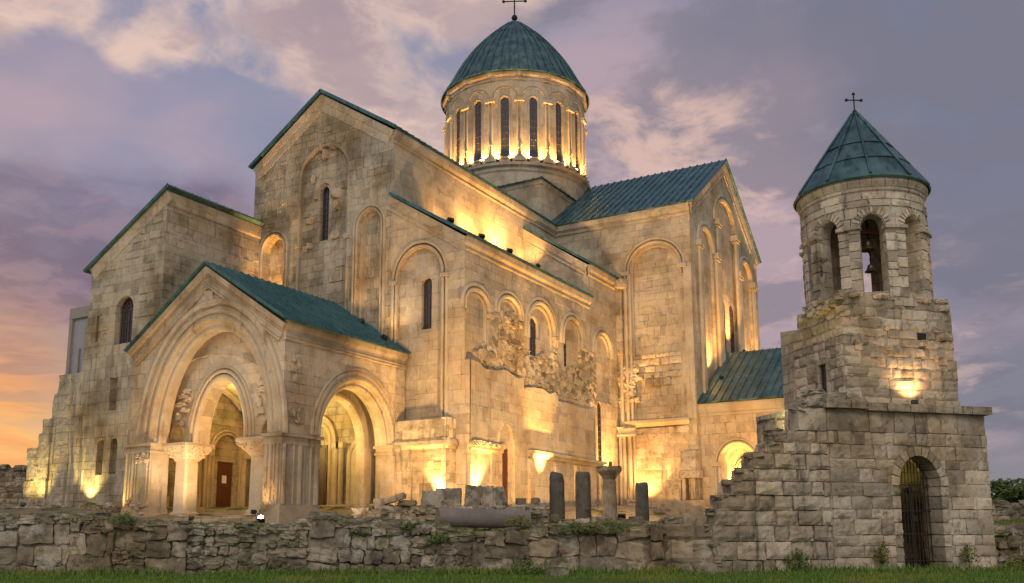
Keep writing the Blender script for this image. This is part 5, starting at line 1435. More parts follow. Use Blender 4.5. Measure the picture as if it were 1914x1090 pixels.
# iron gate
mb = MB(); gy = .55
def top(u): return GS + GR * math.sqrt(max(0, 1 - ((u - GC) / GH) ** 2))
for k in range(13):
    u = GC - GH + .06 + (2 * GH - .12) * k / 12; mb.tube([(u, gy, -.05), (u, gy, top(u) - .03)], .016, 5)
for z in (.12, 1.0, 1.75, 2.62): mb.tube([(GC - GH, gy, z), (GC + GH, gy, z)], .022, 5)
mb.tube([(GC + .05, gy, -.05), (GC + .05, gy, 2.6)], .035, 6)
for k in range(6):
    u = GC - .62 + k * .25
    mb.tube([(u + .11 * math.cos(t_), gy, 2.45 + .13 * math.sin(t_)) for t_ in np.linspace(0, 5.4, 10)], .012, 4)
mb.box(GC + .02, GC + .2, gy - .04, gy + .03, 1.42, 1.60)
tpart(mb, 'iron_gate', M['iron'])

# bells
bells = []
for i, (dx, dy, zc, s_) in enumerate(((-.55, -.95, 11.35, .30), (-.3, -.7, 10.55, .22), (.4, -.95, 11.2, .2))):
    mb = MB(); mb.lathe((0, 0, 0), [(.02, .1), (.34, .0), (.5, -.14), (.56, -.5), (.68, -.85), (.98, -1.15), (1.0, -1.2), (.9, -1.2), (.55, -.8), (.4, -.2)], 20)
    mb.v = [(a * s_, b * s_, c * s_) for a, b, c in mb.v]
    lb = ('larger bronze bell hanging in the front arch of the tower belfry', 'small bronze bell below the larger one in the belfry arch', 'small bronze bell hanging near the right pier of the belfry')[i]
    T = Matrix.Rotation(TA, 4, 'Z'); wp = Vector((33.232, 4.411, 0)) + T.to_3x3() @ Vector((TC[0] + dx, TC[1] + dy, zc))
    b_ = thing('bell', lb, 'bell', wp, TA, 'bells in the tower'); mb.build('bell_body', M['bronze'], b_, smooth=True)
    mb = MB(); mb.tube([(0, 0, -.3 * s_), (0, 0, -1.3 * s_)], .03 * s_ + .008, 6); mb.rock((0, 0, -1.3 * s_), (.12 * s_, .12 * s_, .12 * s_), rg, .2, 0, 3); mb.build('clapper', M['ironblack'], b_)
    mb = MB(); mb.tube([(0, 0, 0), (0, 0, 12.6 - zc)], .02, 6); mb.build('hanger', M['ironblack'], b_)
mb = MB()
for y_ in (TC[1] - 1.0, TC[1] - .75): mb.box(TC[0] - 1.55, TC[0] + 1.55, y_ - .06, y_ + .06, 11.6, 11.74)
tpart(mb, 'bell_beam', M['wooddark'])
#@@FOREGROUND
# ------------------------------------------------------------------ foreground walls and fragments
FF = Fr(FG(0, 30.2), RH, -FH)
top_pts = [(-40, 1.72), (-18, 1.75), (-16.1, 1.72), (-14.4, 1.8), (-12.5, 1.64), (-10.5, 1.5), (-8.7, 1.48), (-7.2, 1.42), (-6.3, 1.62), (-5.9, 1.72), (-4.3, 1.54), (-3.4, 1.5), (-2.4, 1.44), (-2.0, 1.28), (-.5, 1.2), (.7, 1.22), (1.5, 1.38), (2.6, 1.46), (4.05, 1.34), (4.75, 1.36)]
def wtop(u): return float(np.interp(u, [p[0] for p in top_pts], [p[1] for p in top_pts])) - .09 + .05 * noise.noise(Vector((u * 1.7, 0, 4)))
rg = random.Random(101)
wl = thing('rubble_wall', 'long low ruined rubble wall with mossy top crossing the foreground', 'wall', FG(-8, 30.3, 0))
mb = MB()
us = np.arange(-40, 4.8, .11); zs_ = np.linspace(0, 1, 14)
def mort(u, t_):
    z = -.3 + (wtop(u) - .06 + .3) * t_
    n_ = noise.noise(Vector((u * .8, z * 1.3, 20))) + .6 * noise.noise(Vector((u * 2.6, z * 3, 5))) + .35 * noise.noise(Vector((u * 7, z * 7, 1)))
    return FF.P(u, z, -.03 + .085 * n_ - (.06 if t_ > .95 else 0))
mb.add([mort(u, t_) for u in us for t_ in zs_], [(i * 14 + k, (i + 1) * 14 + k, (i + 1) * 14 + k + 1, i * 14 + k + 1) for i in range(len(us) - 1) for k in range(13)])
for i in range(0, len(us) - 4, 4):
    a, b = us[i], us[i + 4]; za, zb = wtop(a) - .10, wtop(b) - .10
    mb.quad(FF.P(a, za, -.10), FF.P(b, zb, -.10), FF.P(b, zb, -.95), FF.P(a, za, -.95))
core_ = mb.build('mortar_core', M['mortar'], wl, FG(-8, 30.3, 0), smooth=True)
mb = MB()
# courses of uneven field stones, big squared blocks low down
u = -21.0
while u < 4.7:
    wd = rg.uniform(.7, 1.9); kind = rg.random(); e = min(u + wd, 4.72); z = -.28
    while z < wtop((u + e) / 2) - .08:
        big = kind < .55 and z < 1.0
        h = rg.uniform(.40, .72) if big else rg.uniform(.2, .44)
        h = min(h, wtop((u + e) / 2) - z + .02)
        x = u
        while x < e - .05:
            w_ = rg.uniform(.5, 1.1) if big else rg.uniform(.24, .66)
            if e - x - w_ < .15: w_ = e - x
            cxx = x + w_ / 2; dd = rg.uniform(-.07, .05)
            if rg.random() > .05:
                tl = Matrix.Rotation(rg.uniform(-.22, .22), 3, 'Y')
                rot = Matrix((RH, FH, UP)).transposed() @ tl
                mb.rock(FF.P(cxx, z + h / 2 + rg.uniform(-.03, .03), dd - .10), (w_ / 2 * .97, .20, h / 2 * rg.uniform(.88, 1.0)), rg, .80 if big else .55, .12 if big else .18, 6, rot)
            x += w_
        z += h
    u = e
u = -21.0
while u < 4.7:     # capping stones
    w_ = rg.uniform(.25, .9); zt = wtop(u + w_ / 2)
    for q in (-.15, -.55, -.85):
        mb.rock(FF.P(u + w_ / 2 + rg.uniform(-.1, .1), zt - .10 + rg.uniform(-.07, .07), q), (w_ / 2, .26, rg.uniform(.07, .17)), rg, .62, .22, 5, Matrix((RH, FH, UP)).transposed())
    u += w_ * .9
mb.rock(FF.P(-6.0, 1.36, -.2), (.42, .3, .40), rg, .85, .08, 6, Matrix((RH, FH, UP)).transposed(), tint=.7)
mb.build('field_stones', M['fieldstone'], wl, FG(-8, 30.3, 0))

# squared retaining wall running into the tower
aw = thing('ashlar_wall', 'low retaining wall of big squared stain-streaked blocks left of the tower', 'wall', FG(7, 30.3, 0))
TO = Vector((33.232, 4.411, 0)); TU = Vector((math.cos(TA), math.sin(TA), 0)); TV = Vector((-TU.y, TU.x, 0))
tf = Fr(TO, TU, -TV)
pA = FF.P(4.72, 0); pB = tf.P(-6.9, 0, 0.04); dA = (pB - pA); LA = dA.length; dA.normalize()
fA = Fr(pA, dA, (dA.y, -dA.x, 0))
mb = MB()
mb.quad(fA.P(0, -.3, -.06), fA.P(LA, -.3, -.06), fA.P(LA, 1.3, -.06), fA.P(0, 1.3, -.06)); mb.quad(fA.P(0, 1.28, -.06), fA.P(LA, 1.28, -.06), fA.P(LA, 1.28, -1), fA.P(0, 1.28, -1))
mb.build('wall_core', M['mortar'], aw, FG(7, 30.3, 0))
mb = MB()
for c_ in ((-.4, .18), (.18, .86), (.86, 1.35)): stones(mb, fA, [c_], lambda z: (0, LA), .55, 1.3, rg, .8, .04, .03, .03, None, .05, 7, 6, dark=lambda u, z: .15)
mb.build('squared_blocks', M['block'], aw, FG(7, 30.3, 0))

# rubble wall right of the tower
rw = thing('rubble_wall', 'short dark rubble wall at the right edge beside the tower gate', 'wall', FG(17.5, 32.6, 0))
mb = MB()
for k in range(130):
    r = rg.uniform(16.4, 22); z = rg.uniform(-.1, .78 - (r - 16.4) * .04)
    mb.rock(FG(r, 33 + rg.uniform(-.1, .5), z), (rg.uniform(.15, .36), .22, rg.uniform(.09, .2)), rg, .65, .2, 5)
mb.build('wall_stones', M['fieldstone'], rw, FG(17.5, 32.6, 0))
rw2 = thing('rubble_wall', 'low tumbled line of stones on the meadow right of the tower', 'wall', FG(20, 42, .8))
mb = MB()
for k in range(90): mb.rock(FG(rg.uniform(21, 32), 42 + rg.uniform(-.3, .5), 1.0 + rg.uniform(-.2, .35)), (rg.uniform(.15, .4), .3, rg.uniform(.1, .25)), rg, .6, .2, 4)
mb.build('wall_stones', M['fieldstone'], rw2, FG(20, 42, .8))

# perimeter walls far off
def farwall(label, r0, r1, d, z0, zt, seed, hgt=.3):
    t_ = thing('perimeter_wall', label, 'wall', FG((r0 + r1) / 2, d, z0)); rg_ = random.Random(seed); m_ = MB(); n = int((r1 - r0) / .6)
    f_ = Fr(FG(0, d), RH, -FH)
    stones(m_, f_, [(z0 + hgt * k, z0 + hgt * (k + 1)) for k in range(int((zt - z0) / hgt))], lambda z: (r0, r1), .35, .8, rg_, .6, .05, .05, .03, None, .06, 3, 3)
    f2_ = MB(); f2_.quad(f_.P(r0, z0 - 1, -.1), f_.P(r1, z0 - 1, -.1), f_.P(r1, zt, -.1), f_.P(r0, zt, -.1)); f2_.build('wall_core', M['mortar'], t_, FG((r0 + r1) / 2, d, z0))
    for k in range(n): m_.rock(f_.P(rg_.uniform(r0, r1), zt + rg_.uniform(-.1, .1), -.2), (.4, .35, .2), rg_, .6, .2, 4)
    m_.build('wall_stones', M['fieldstone'], t_, FG((r0 + r1) / 2, d, z0)); return t_
farwall('old reddish perimeter wall at the far left behind the cathedral', -58, -36, 75, 2.2, 6.7, 5, .42)
farwall('distant low perimeter wall beyond the meadow on the right', 27, 48, 60, 1.6, 3.05, 6, .32)
fl2 = thing('footing_wall', 'low mossy stone footing along the left flank of the cathedral', 'wall', (34.2, 48.5, 2.2))
mb = MB(); rg = random.Random(55)
for k in range(150): mb.rock((34.3 + rg.uniform(-.3, .3), rg.uniform(43.8, 56), rg.uniform(1.9, 2.75) + .02 * 1), (.3, rg.uniform(.25, .6), rg.uniform(.12, .28)), rg, .7, .15, 4)
mb.build('footing_stones', M['fieldstone'], fl2, (34.2, 48.5, 2.2))

# --- standing column shafts
def shaft(label, r, d, z0, z1, rad, mat, seed, cap=False, tilt=0.0, brk=.12, base=False):
    t_ = thing('column_shaft', label, 'column', FG(r, d, z0), 0, 'old column shafts on the terrace'); rg_ = random.Random(seed); m_ = MB()
    n, k_ = 22, 14; vs = []; h = z1 - z0; off = Vector((seed * 3.1, 0, 0))
    for i in range(k_ + 1):
        s_ = i / k_
        for k in range(n):
            a = 2 * math.pi * k / n; q = rad * (1 - .06 * s_) * (1 + .035 * noise.noise(Vector((math.cos(a), math.sin(a), s_ * 5)) * 1.6 + off))
            if i == k_: q *= .86
            z = h * min(s_, .985 if i < k_ else 1) + (brk * (noise.noise(Vector((math.cos(a) * 1.2, math.sin(a) * 1.2, 9)) + off) - .4 * math.cos(a + seed)) if i >= k_ - 1 else 0)
            vs.append((q * math.cos(a) + tilt * z, q * math.sin(a), z))
    fs_ = [(i * n + k, i * n + (k + 1) % n, (i + 1) * n + (k + 1) % n, (i + 1) * n + k) for i in range(k_) for k in range(n)] + [tuple(range(k_ * n, k_ * n + n))]
    m_.add(vs, fs_); m_.build('shaft', mat, t_, smooth=False)
    if cap:
        m_ = MB(); m_.lathe((0, 0, h), [(rad * .92, 0), (rad * 1.0, .05), (rad * 1.25, .16), (rad * 1.7, .30), (rad * 1.78, .34), (rad * 1.78, .44), (rad * 1.6, .48), (0, .5)], 18)
        for k in range(9): m_.rock((rg_.uniform(-.4, .4), rg_.uniform(-.4, .4), h + .48), (.2, .2, .05), rg_, .5, .3, 4)
        m_.rock((.15, .0, h + .6), (.06, .06, .16), rg_, .5, .3, 4)
        m_.build('capital', M['block'], t_)
    if base:
        m_ = MB(); m_.lathe((0, 0, -.02), [(rad * 1.05, .26), (rad * 1.3, .2), (rad * 1.35, .1), (rad * 1.15, .05), (rad * 1.45, 0), (rad * 1.45, -.3)], 18); m_.build('base', M['block'], t_)
    return t_
shaft('stout grey column stump with slanting broken top, leftmost of the standing shafts', 1.87, 40, 1.15, 3.62, .33, M['granite'], 1, brk=.16)
shaft('greenish grey column shaft with flat top, second of the standing shafts', 2.97, 40, 1.35, 3.68, .335, M['granite'], 2, brk=.02, base=True)
shaft('column shaft carrying a wide mossy capital like a mushroom', 4.08, 40, 1.35, 3.38, .30, M['block'], 3, cap=True, brk=.0, base=True)
shaft('thin weathered column stump with rounded top, rightmost of the standing shafts', 5.43, 40, 1.35, 3.22, .29, M['granite'], 4, brk=.05, base=True)

# fallen shaft
fsn = thing('fallen_column', 'long smooth fallen column shaft lying behind the low wall', 'column', FG(-1.1, 34, 1.3))
mb = MB(); p0, p1 = FG(-2.62, 33.3, 1.66), FG(.55, 34.5, 1.58); ax = (p1 - p0).normalized(); sd = ax.cross(UP).normalized(); up_ = sd.cross(ax); n = 28; vs = []
K = 16
for i in range(K + 1):
    c_ = p0.lerp(p1, i / K)
    for k in range(n):
        a = 2 * math.pi * k / n; r = .335 * (1 + .015 * noise.noise(Vector((math.cos(a), math.sin(a), i * .6)) * 1.5)) * (.95 if i in (0, K) else 1)
        vs.append(c_ + sd * r * math.cos(a) + up_ * r * math.sin(a))
mb.add(vs, [(i * n + k, i * n + (k + 1) % n, (i + 1) * n + (k + 1) % n, (i + 1) * n + k) for i in range(K) for k in range(n)] + [tuple(range(n))[::-1], tuple(range(K * n, K * n + n))])
mb.build('shaft', M['pinkstone'], fsn, FG(-1.1, 34, 1.3))

# loose blocks
def block(name, label, cat, r, d, zc, s_, seed, sq=.9, amp=.06, mat='fieldstone', yaw=0.0, tilt=0.0, group='loose carved blocks on the terrace', n=7):
    m_ = MB(); rg_ = random.Random(seed); rot = Matrix((RH, FH, UP)).transposed() @ Matrix.Rotation(yaw, 3, 'Z') @ Matrix.Rotation(tilt, 3, 'Y')
    m_.rock((0, 0, 0), s_, rg_, sq, amp, n, rot); o = m_.build(name, M[mat], None, loc=FG(r, d, zc)); tag(o, label, cat, group); return o
block('stone_block', 'wide dark pitted block with pale patch, left half of a pair before the aisle', 'block', -3.28, 38, 2.42, (.34, .3, .38), 1, yaw=.1)
block('stone_block', 'large dark squared block with carved band beside the pitted one', 'block', -2.55, 38, 2.48, (.50, .34, .42), 2, sq=.95, amp=.04)
block('stone_slab', 'grey upright slab leaning left, first of three leaning before the small door', 'slab', -1.56, 38, 2.54, (.33, .2, .46), 3, tilt=.07, sq=.93)
block('stone_slab', 'narrow olive upright slab in the middle of the three leaning slabs', 'slab', -.98, 38.1, 2.52, (.24, .2, .45), 4, tilt=-.04, sq=.92)
block('stone_slab', 'dark tapering slab leaning right, last of the three before the small door', 'slab', -.48, 38, 2.50, (.23, .22, .46), 5, tilt=-.22, sq=.85)
block('tilted_slab', 'dark slab tilted across two stones left of the carved blocks', 'slab', -4.45, 36, 2.42, (.42, .25, .11), 6, tilt=-.30, sq=.85)
block('stone', 'rounded dark stone under the low end of the tilted slab', 'stone', -5.0, 36, 2.28, (.25, .2, .15), 7, sq=.5)
block('stone', 'flat dark stone under the high end of the tilted slab', 'stone', -3.98, 36.1, 2.25, (.34, .2, .11), 8, sq=.6)
block('stone', 'squat boulder on the wall top just right of the fallen column', 'stone', 1.5, 34, 1.62, (.17, .16, .16), 9, sq=.4)
block('stone', 'dark boulder resting on the squared wall near the stepped ruin', 'stone', 5.9, 32, 1.52, (.22, .2, .2), 10, sq=.4)
block('carved_fragment', 'small dark moulded fragment on a squat block beside the column stump', 'fragment', .95, 39, 2.42, (.18, .18, .14), 11, sq=.5)
block('stone_block', 'squat mossy block under the small moulded fragment', 'block', .95, 39, 2.10, (.42, .3, .20), 12, sq=.85)
block('stone_block', 'low tan block beside the mossy block, nearest the small door', 'block', .35, 39.5, 2.30, (.22, .22, .26), 13, sq=.9, mat='block')
block('stone', 'pale flat stone lying in the grass at the foot of the low wall', 'stone', 1.3, 28.4, -.1, (.35, .25, .16), 14, sq=.45, group=None)
# rubble ridge that carries the blocks
rb = thing('rubble_heap', 'ragged heap of pale rubble stones carrying the carved blocks', 'rubble', FG(-3.5, 37, 1.7)); rg = random.Random(66); mb = MB()
for k in range(240):
    r = rg.uniform(-5.8, 1.0); mb.rock(FG(r, rg.uniform(35.6, 37.4), rg.uniform(1.3, 2.04)), (rg.uniform(.15, .45), .3, rg.uniform(.08, .2)), rg, .65, .2, 5)
for k in range(60): mb.rock(FG(rg.uniform(1.0, 7.6), rg.uniform(37.5, 39.5), rg.uniform(1.2, 1.62)), (rg.uniform(.15, .4), .3, rg.uniform(.08, .2)), rg, .65, .2, 4)
mb.build('rubble_stones', M['block'], rb, FG(-3.5, 37, 1.7))

# ------------------------------------------------------------------ vegetation
def blades(mb, pts, hmin, hmax, seed, wd=.012, lean=.5, clump=1):
    rg_ = random.Random(seed)
    for p in pts:
        for _ in range(clump):
            h = rg_.uniform(hmin, hmax); a = rg_.uniform(0, 6.283); l = h * rg_.uniform(.1, lean); w_ = wd * rg_.uniform(.7, 1.5)
            q = Vector(p) + Vector((rg_.uniform(-.06, .06), rg_.uniform(-.06, .06), 0)) * (clump > 1)
            s_ = RH * w_ * rg_.choice((-1, 1)) + FH * w_ * rg_.uniform(-.8, .8); t_ = Vector((math.cos(a) * l, math.sin(a) * l, h))
            m_ = q + t_ * .55 + Vector((0, 0, h * .06))
            mb.add([q - s_, q + s_, m_ + s_ * .7, m_ - s_ * .7, q + t_ + Vector((0, 0, -l * .25))], [(0, 1, 2, 3), (3, 2, 4)], rg_.random())
rg = random.Random(200)
mb = MB(); pts = []
for k in range(26000):
    d = 18 + 12 * rg.random() ** .8; r = rg.uniform(-.62, .60) * d
    if noise.noise(Vector((r * .35, d * .35, 2))) < -.28 and d < 27: continue
    pts.append(FG(r, d, gz(r, d)))
blades(mb, pts, .04, .13, 1, .010)
pts = []
for k in range(15000):
    r = rg.uniform(-19, 18.5); d = 30.1 - abs(rg.gauss(0, .45)); dens = noise.noise(Vector((r * .45, 0, 8)))
    if r > 13.5: d += 1.0
    if rg.random() > .6 + dens: continue
    pts.append(FG(r, d, gz(r, min(d, 30))))
for q in range(0, len(pts), 40):
    c_ = max(.55, 1.0 + 1.1 * noise.noise(Vector(pts[q]) * .9)); blades(mb, [p for p in pts[q:q + 40]], .06, .30 * c_, q, .015, .8)
tag(mb.build('grass', M['grass']), kind='stuff')
mb = MB(); pts = []
for k in range(9000):
    r = rg.uniform(-19, 4.6); dens = noise.noise(Vector((r * .6, 3, 1)))
    if rg.random() > .30 + dens * .9: continue
    pts.append(FF.P(r, wtop(r) - .06, -rg.uniform(.05, .9)))
for k in range(2200): r = rg.uniform(-14, 9); pts.append(FG(r, rg.uniform(31.5, 38), 0)); pts[-1].z = gz(r, pts[-1].dot(FH)) - .02
for k in range(2600): d = rg.uniform(36, 60); r = rg.uniform(.50, .56) * d + .5; pts.append(FG(r, d, gz(r, d)))
blades(mb, pts, .06, .22, 3, .012, .6)
tag(mb.build('wall_top_grass', M['weed']), kind='stuff')

def weed(label, p, h, wdt, n, seed, name='weed'):
    m_ = MB(); rg_ = random.Random(seed); p = Vector(p)
    t_ = thing(name, label, 'plant', p, 0, 'weeds growing on and under the walls')
    for k in range(n):
        a = rg_.uniform(0, 6.283); r = wdt * rg_.random() ** .6; z = h * rg_.uniform(.15, 1) * (1 - .4 * r / wdt); c_ = Vector((r * math.cos(a), r * math.sin(a), z)); s_ = rg_.uniform(.03, .075)
        d1 = Vector((rg_.uniform(-1, 1), rg_.uniform(-1, 1), rg_.uniform(-.3, 1))).normalized(); d2 = d1.orthogonal().normalized()
        m_.add([c_ - d1 * s_, c_ + d2 * s_ * .45, c_ + d1 * s_, c_ - d2 * s_ * .45], [(0, 1, 2, 3)], rg_.random())
    m_.build('leaves', M['weed'], t_)
    m_ = MB()
    for k in range(7): m_.tube([(0, 0, 0), (rg_.uniform(-.4, .4) * wdt, rg_.uniform(-.4, .4) * wdt, h * .5), (rg_.uniform(-.9, .9) * wdt, rg_.uniform(-.9, .9) * wdt, h * .95)], .006, 4)
    m_.build('stem', M['bark'], t_)
weed('tall leafy weed at the foot of the squared wall left of the tower', FG(8.75, 29.6, -.15), .75, .42, 420, 1)
weed('bushy green weed spilling over the wall in front of the rightmost column stump', FF.P(3.0, 1.0, .12), .55, .7, 480, 2)
weed('trailing weed clump hanging on the wall below the fallen column', FF.P(-2.3, .72, .10), .45, .4, 320, 3)
weed('small green tuft on the wall face under the heap of blocks', FF.P(-3.3, 1.18, .1), .28, .26, 160, 4)
weed('dark mossy clump on the wall top left of the porch column', FF.P(-12.2, 1.35, .1), .42, .4, 300, 5)
weed('low weed clump growing at the left foot of the tower gate', tf.P(-1.15, .0, .2), .8, .24, 200, 6)
weed('spindly weed growing at the right foot of the tower gate', tf.P(2.1, .0, .25), .75, .28, 170, 7)
weed('leafy weed patch draped over the wall top below the flat topped column', FF.P(1.9, 1.02, .10), .42, .6, 420, 11)
weed('small weed rooted in the wall face left of the fallen column', FF.P(-4.9, 1.0, .1), .3, .25, 180, 12)
weed('brownish green thicket at the bottom right corner below the dark rubble wall', FG(16.9, 31.2, -.2), .55, .95, 700, 8)
weed('green clump in the grass beneath the mushroom capped column', FG(.4, 29.4, -.2), .5, .7, 420, 9)
weed('bright grass clump beside the right end of the fallen column', FG(.2, 32.0, 1.28), .42, .5, 300, 10)

def tree(label, r, d, z, h, w_, seed, group='trees on the distant rise', n=900, leaf=.35):
    rg_ = random.Random(seed); t_ = thing('tree', label, 'tree', FG(r, d, z), 0, group); m_ = MB()
    m_.tube([(0, 0, -.5), (0, 0, h * .35), (rg_.uniform(-.2, .2), 0, h * .7)], [.25, .18, .08], 7)
    for k in range(6): a = rg_.uniform(0, 6.28); m_.tube([(0, 0, h * rg_.uniform(.25, .5)), (math.cos(a) * w_ * .55, math.sin(a) * w_ * .55, h * rg_.uniform(.55, .85))], [.08, .03], 5)
    m_.build('trunk', M['bark'], t_); m_ = MB()
    cl = [(rg_.uniform(-1, 1) * w_ * .62, rg_.uniform(-1, 1) * w_ * .62, h * rg_.uniform(.3, .88), rg_.uniform(.28, .5) * w_) for _ in range(13)]
    for k in range(n):
        c_ = rg_.choice(cl); v = Vector((rg_.gauss(0, 1), rg_.gauss(0, 1), rg_.gauss(0, 1))).normalized() * c_[3] * rg_.uniform(.55, 1.05)
        p = Vector(c_[:3]) + Vector((v.x, v.y, v.z * .75)); d1 = Vector((rg_.uniform(-1, 1), rg_.uniform(-1, 1), rg_.uniform(-.6, .6))).normalized(); d2 = d1.orthogonal().normalized(); s_ = leaf * rg_.uniform(.6, 1.3)
        m_.add([p - d1 * s_, p + d2 * s_ * .6, p + d1 * s_, p - d2 * s_ * .6], [(0, 1, 2, 3)], rg_.random())
    m_.build('crown', M['leaf'], t_)
tree('broad bushy tree just right of the tower, nearest on the rise', 64.5, 122, 3.2, 5.4, 3.4, 1)
tree('dense rounded tree second from the tower on the rise', 69, 126, 3.4, 4.8, 3.6, 2)
tree('lower spreading tree at the far right edge of the rise', 74, 122, 3.3, 4.4, 3.4, 3)
tree('taller dark tree behind the two bushy ones on the rise', 69, 150, 5, 6.2, 4.2, 4, n=1100)
tree('dark tree at the right edge behind the spreading one', 82, 150, 5, 5.4, 4.4, 5, n=1100)
tree('bushy shrub-like tree half hidden by the tower', 60.5, 126, 3.2, 5.0, 3.0, 6)
mb = MB(); rg = random.Random(9)
for k in range(4500):
    d = rg.uniform(160, 250); r = rg.uniform(.42, .72) * d; z = 6 + (d - 160) * .03 + 5.5 * noise.noise(Vector((r * .02, d * .01, 0))) + rg.uniform(-3.5, 2.6)
    p = FG(r, d, z); d1 = Vector((rg.uniform(-1, 1), rg.uniform(-1, 1), rg.uniform(-.6, .6))).normalized(); d2 = d1.orthogonal().normalized(); s_ = rg.uniform(.5, 1.1)
    mb.add([p - d1 * s_, p + d2 * s_ * .7, p + d1 * s_, p - d2 * s_ * .7], [(0, 1, 2, 3)], rg.random())
tag(mb.build('distant_wood', M['leaf']), kind='stuff')
#@@LIGHTS
# ------------------------------------------------------------------ floodlights (each a fitting with its own lamp)
WARM = (1.0, 0.52, 0.15); GOLD = (1.0, 0.57, 0.19); YEL = (1.0, 0.76, 0.24); PALE = (1.0, 0.65, 0.33)
def flood(label, p, aim, watts, angle=90, color=WARM, blend=.6, size=.12, s=.16, lens='lens', group='floodlights', soft=None, lit=True, cut=None):
    p = Vector(p); dirv = (Vector(aim) - p).normalized(); q = dirv.to_track_quat('-Z', 'Y'); m3 = q.to_matrix()
    t_ = thing('floodlight', label, 'floodlight', p, 0, group)
    m_ = MB()
    def L(x, y, z): return m3 @ Vector((x, y, z))
    def bx(x0, x1, y0, y1, z0, z1):
        m_.add([L(x, y, z) for x in (x0, x1) for y in (y0, y1) for z in (z0, z1)], [(0, 1, 3, 2), (4, 6, 7, 5), (0, 4, 5, 1), (2, 3, 7, 6), (0, 2, 6, 4), (1, 5, 7, 3)])
    bx(-s, s, -s * .7, s * .7, .0, s * .9)
    for k in (-1, 1): bx(k * s - .01, k * s + .01, -s * .7, s * .7, -.04, 0.0); bx(-s, s, k * s * .7 - .01, k * s * .7 + .01, -.04, 0)
    for k in range(4): bx(-s * .8 + k * s * .5, -s * .74 + k * s * .5, -s * .6, s * .6, s * .9, s * 1.15)
    m_.build('housing', M['housing'], t_)
    m_ = MB(); m_.tube([L(-s * 1.1, 0, s * .4), L(-s * 1.1, 0, s * .4) + Vector((0, 0, -s * 1.3)), L(s * 1.1, 0, s * .4) + Vector((0, 0, -s * 1.3)), L(s * 1.1, 0, s * .4)], .016, 5); m_.build('bracket', M['housing'], t_)
    m_ = MB(); m_.add([L(x, y, -.012) for x, y in ((-s * .85, -s * .55), (s * .85, -s * .55), (s * .85, s * .55), (-s * .85, s * .55))], [(0, 1, 2, 3)]); m_.build('lens', M[lens], t_)
    l = bpy.data.lights.new('flood', 'SPOT'); l.energy = watts * 2.3; l.spot_size = R_(angle); l.spot_blend = blend; l.color = color; l.shadow_soft_size = soft or size
    lo = bpy.data.objects.new('flood_lamp', l); COL.objects.link(lo); lo.parent = t_; lo.location = dirv * .07; lo.rotation_euler = q.to_euler()
    return t_
ORD = ['first', 'second', 'third', 'fourth', 'fifth', 'sixth', 'seventh', 'eighth', 'ninth', 'tenth', 'eleventh', 'twelfth', 'thirteenth', 'fourteenth', 'fifteenth', 'sixteenth']
# drum ledge: a pair below every window that faces the front
vis = sorted([a for a in angs if math.cos(a - R_(-150)) > .05], key=lambda a: ((a - R_(-150) + math.pi) % (2 * math.pi)))
k = 0
for a in vis:
    for o in (-.55, .55):
        p = Cy(DC, RD, a).P(o, 32.02, .30); up_ = Cy(DC, RD, a).P(o * 1.1, 40.0, .26)
        flood('%s small lit floodlight from the left on the ledge under the drum windows' % ORD[k], p + Vector((0, 0, .12)), up_, 520, 110, WARM, .9, .05, .11, group='floodlights round the drum'); k += 1
# on the aisle roof, washing the clerestory
for lab, x, w_ in (('dark floodlight highest on the aisle roof against the nave', 47.5, 90), ('middle floodlight on the aisle roof with bright wash above it', 51.2, 520), ('floodlight lowest on the aisle roof nearest the transept', 54.9, 950)):
    flood(lab, (x, Yn - 1.35, 20.75), (x + .8, Yn + .1, 23.2), w_, 150, WARM, 1.0, .10, .20, group='floodlights on the aisle roof')
flood('floodlight tucked on the aisle roof beside the higher gallery block', (58.6, Yn - 1.6, 20.6), (58.6, Yn, 23.6), 260, 110, WARM, .9, .1, .16, group='floodlights on the aisle roof')
flood('dark floodlight on the porch roof edge at the nave wall', (42.2, 32.7, 12.35), (Xw + .0, 32.3, 16), 90, 100, PALE, .9, .1, .2, group='floodlights on the porch roof')
flood('dark floodlight higher up the porch roof', (42.4, 34.6, 13.6), (Xw, 34.9, 18), 110, 100, PALE, .9, .1, .18, group='floodlights on the porch roof')
flood('floodlight hidden behind the porch ridge below the left niche', (42.6, 42.75, 12.1), (Xw + .25, 42.95, 17), 3600, 50, WARM, .8, .08, .16, group='floodlights on the porch roof')
# ground lights along the south side
flood('ground floodlight in the angle of the corner base beside the porch', (41.85, 28.75, 2.75), (42.2, 28.7, 8), 1300, 80, WARM, .7, .06, .14, group='ground floodlights along the aisle')
flood('ground floodlight at the wall just left of the small red door', (43.75, 26.85, 2.75), (43.8, 27.3, 8), 1700, 80, WARM, .7, .06, .14, group='ground floodlights along the aisle')
flood('ground floodlight under the shelf of the aisle wall, brightest on the wall', (51.3, 26.5, 3.1), (51.35, 27.45, 9.5), 5000, 50, WARM, .75, .06, .14, group='ground floodlights along the aisle')
flood('ground floodlight below the tall slit window near the transept corner', (61.75, 27.2, 3.15), (61.75, 27.85, 10.5), 5000, 60, WARM, .75, .06, .14, group='ground floodlights along the aisle')
flood('ground floodlight at the foot of the transept wall', (63.6, 25.9, 3.15), (64.5, 25.2, 12), 1300, 100, WARM, .9, .08, .14, group='ground floodlights along the aisle')
m_ = MB(); m_.tube([FG(3.36, 39.6, 1.2), FG(3.30, 39.6, 1.6), FG(3.18, 39.6, 2.15)], [.035, .03, .022], 6); m_.tube([FG(3.0, 39.6, 2.08), FG(3.42, 39.6, 2.10)], .02, 6)
tag(m_.build('wooden_stake', M['wooddark']), 'thin leaning wooden stake with a short crosspiece beside the flat topped column shaft', 'stake')
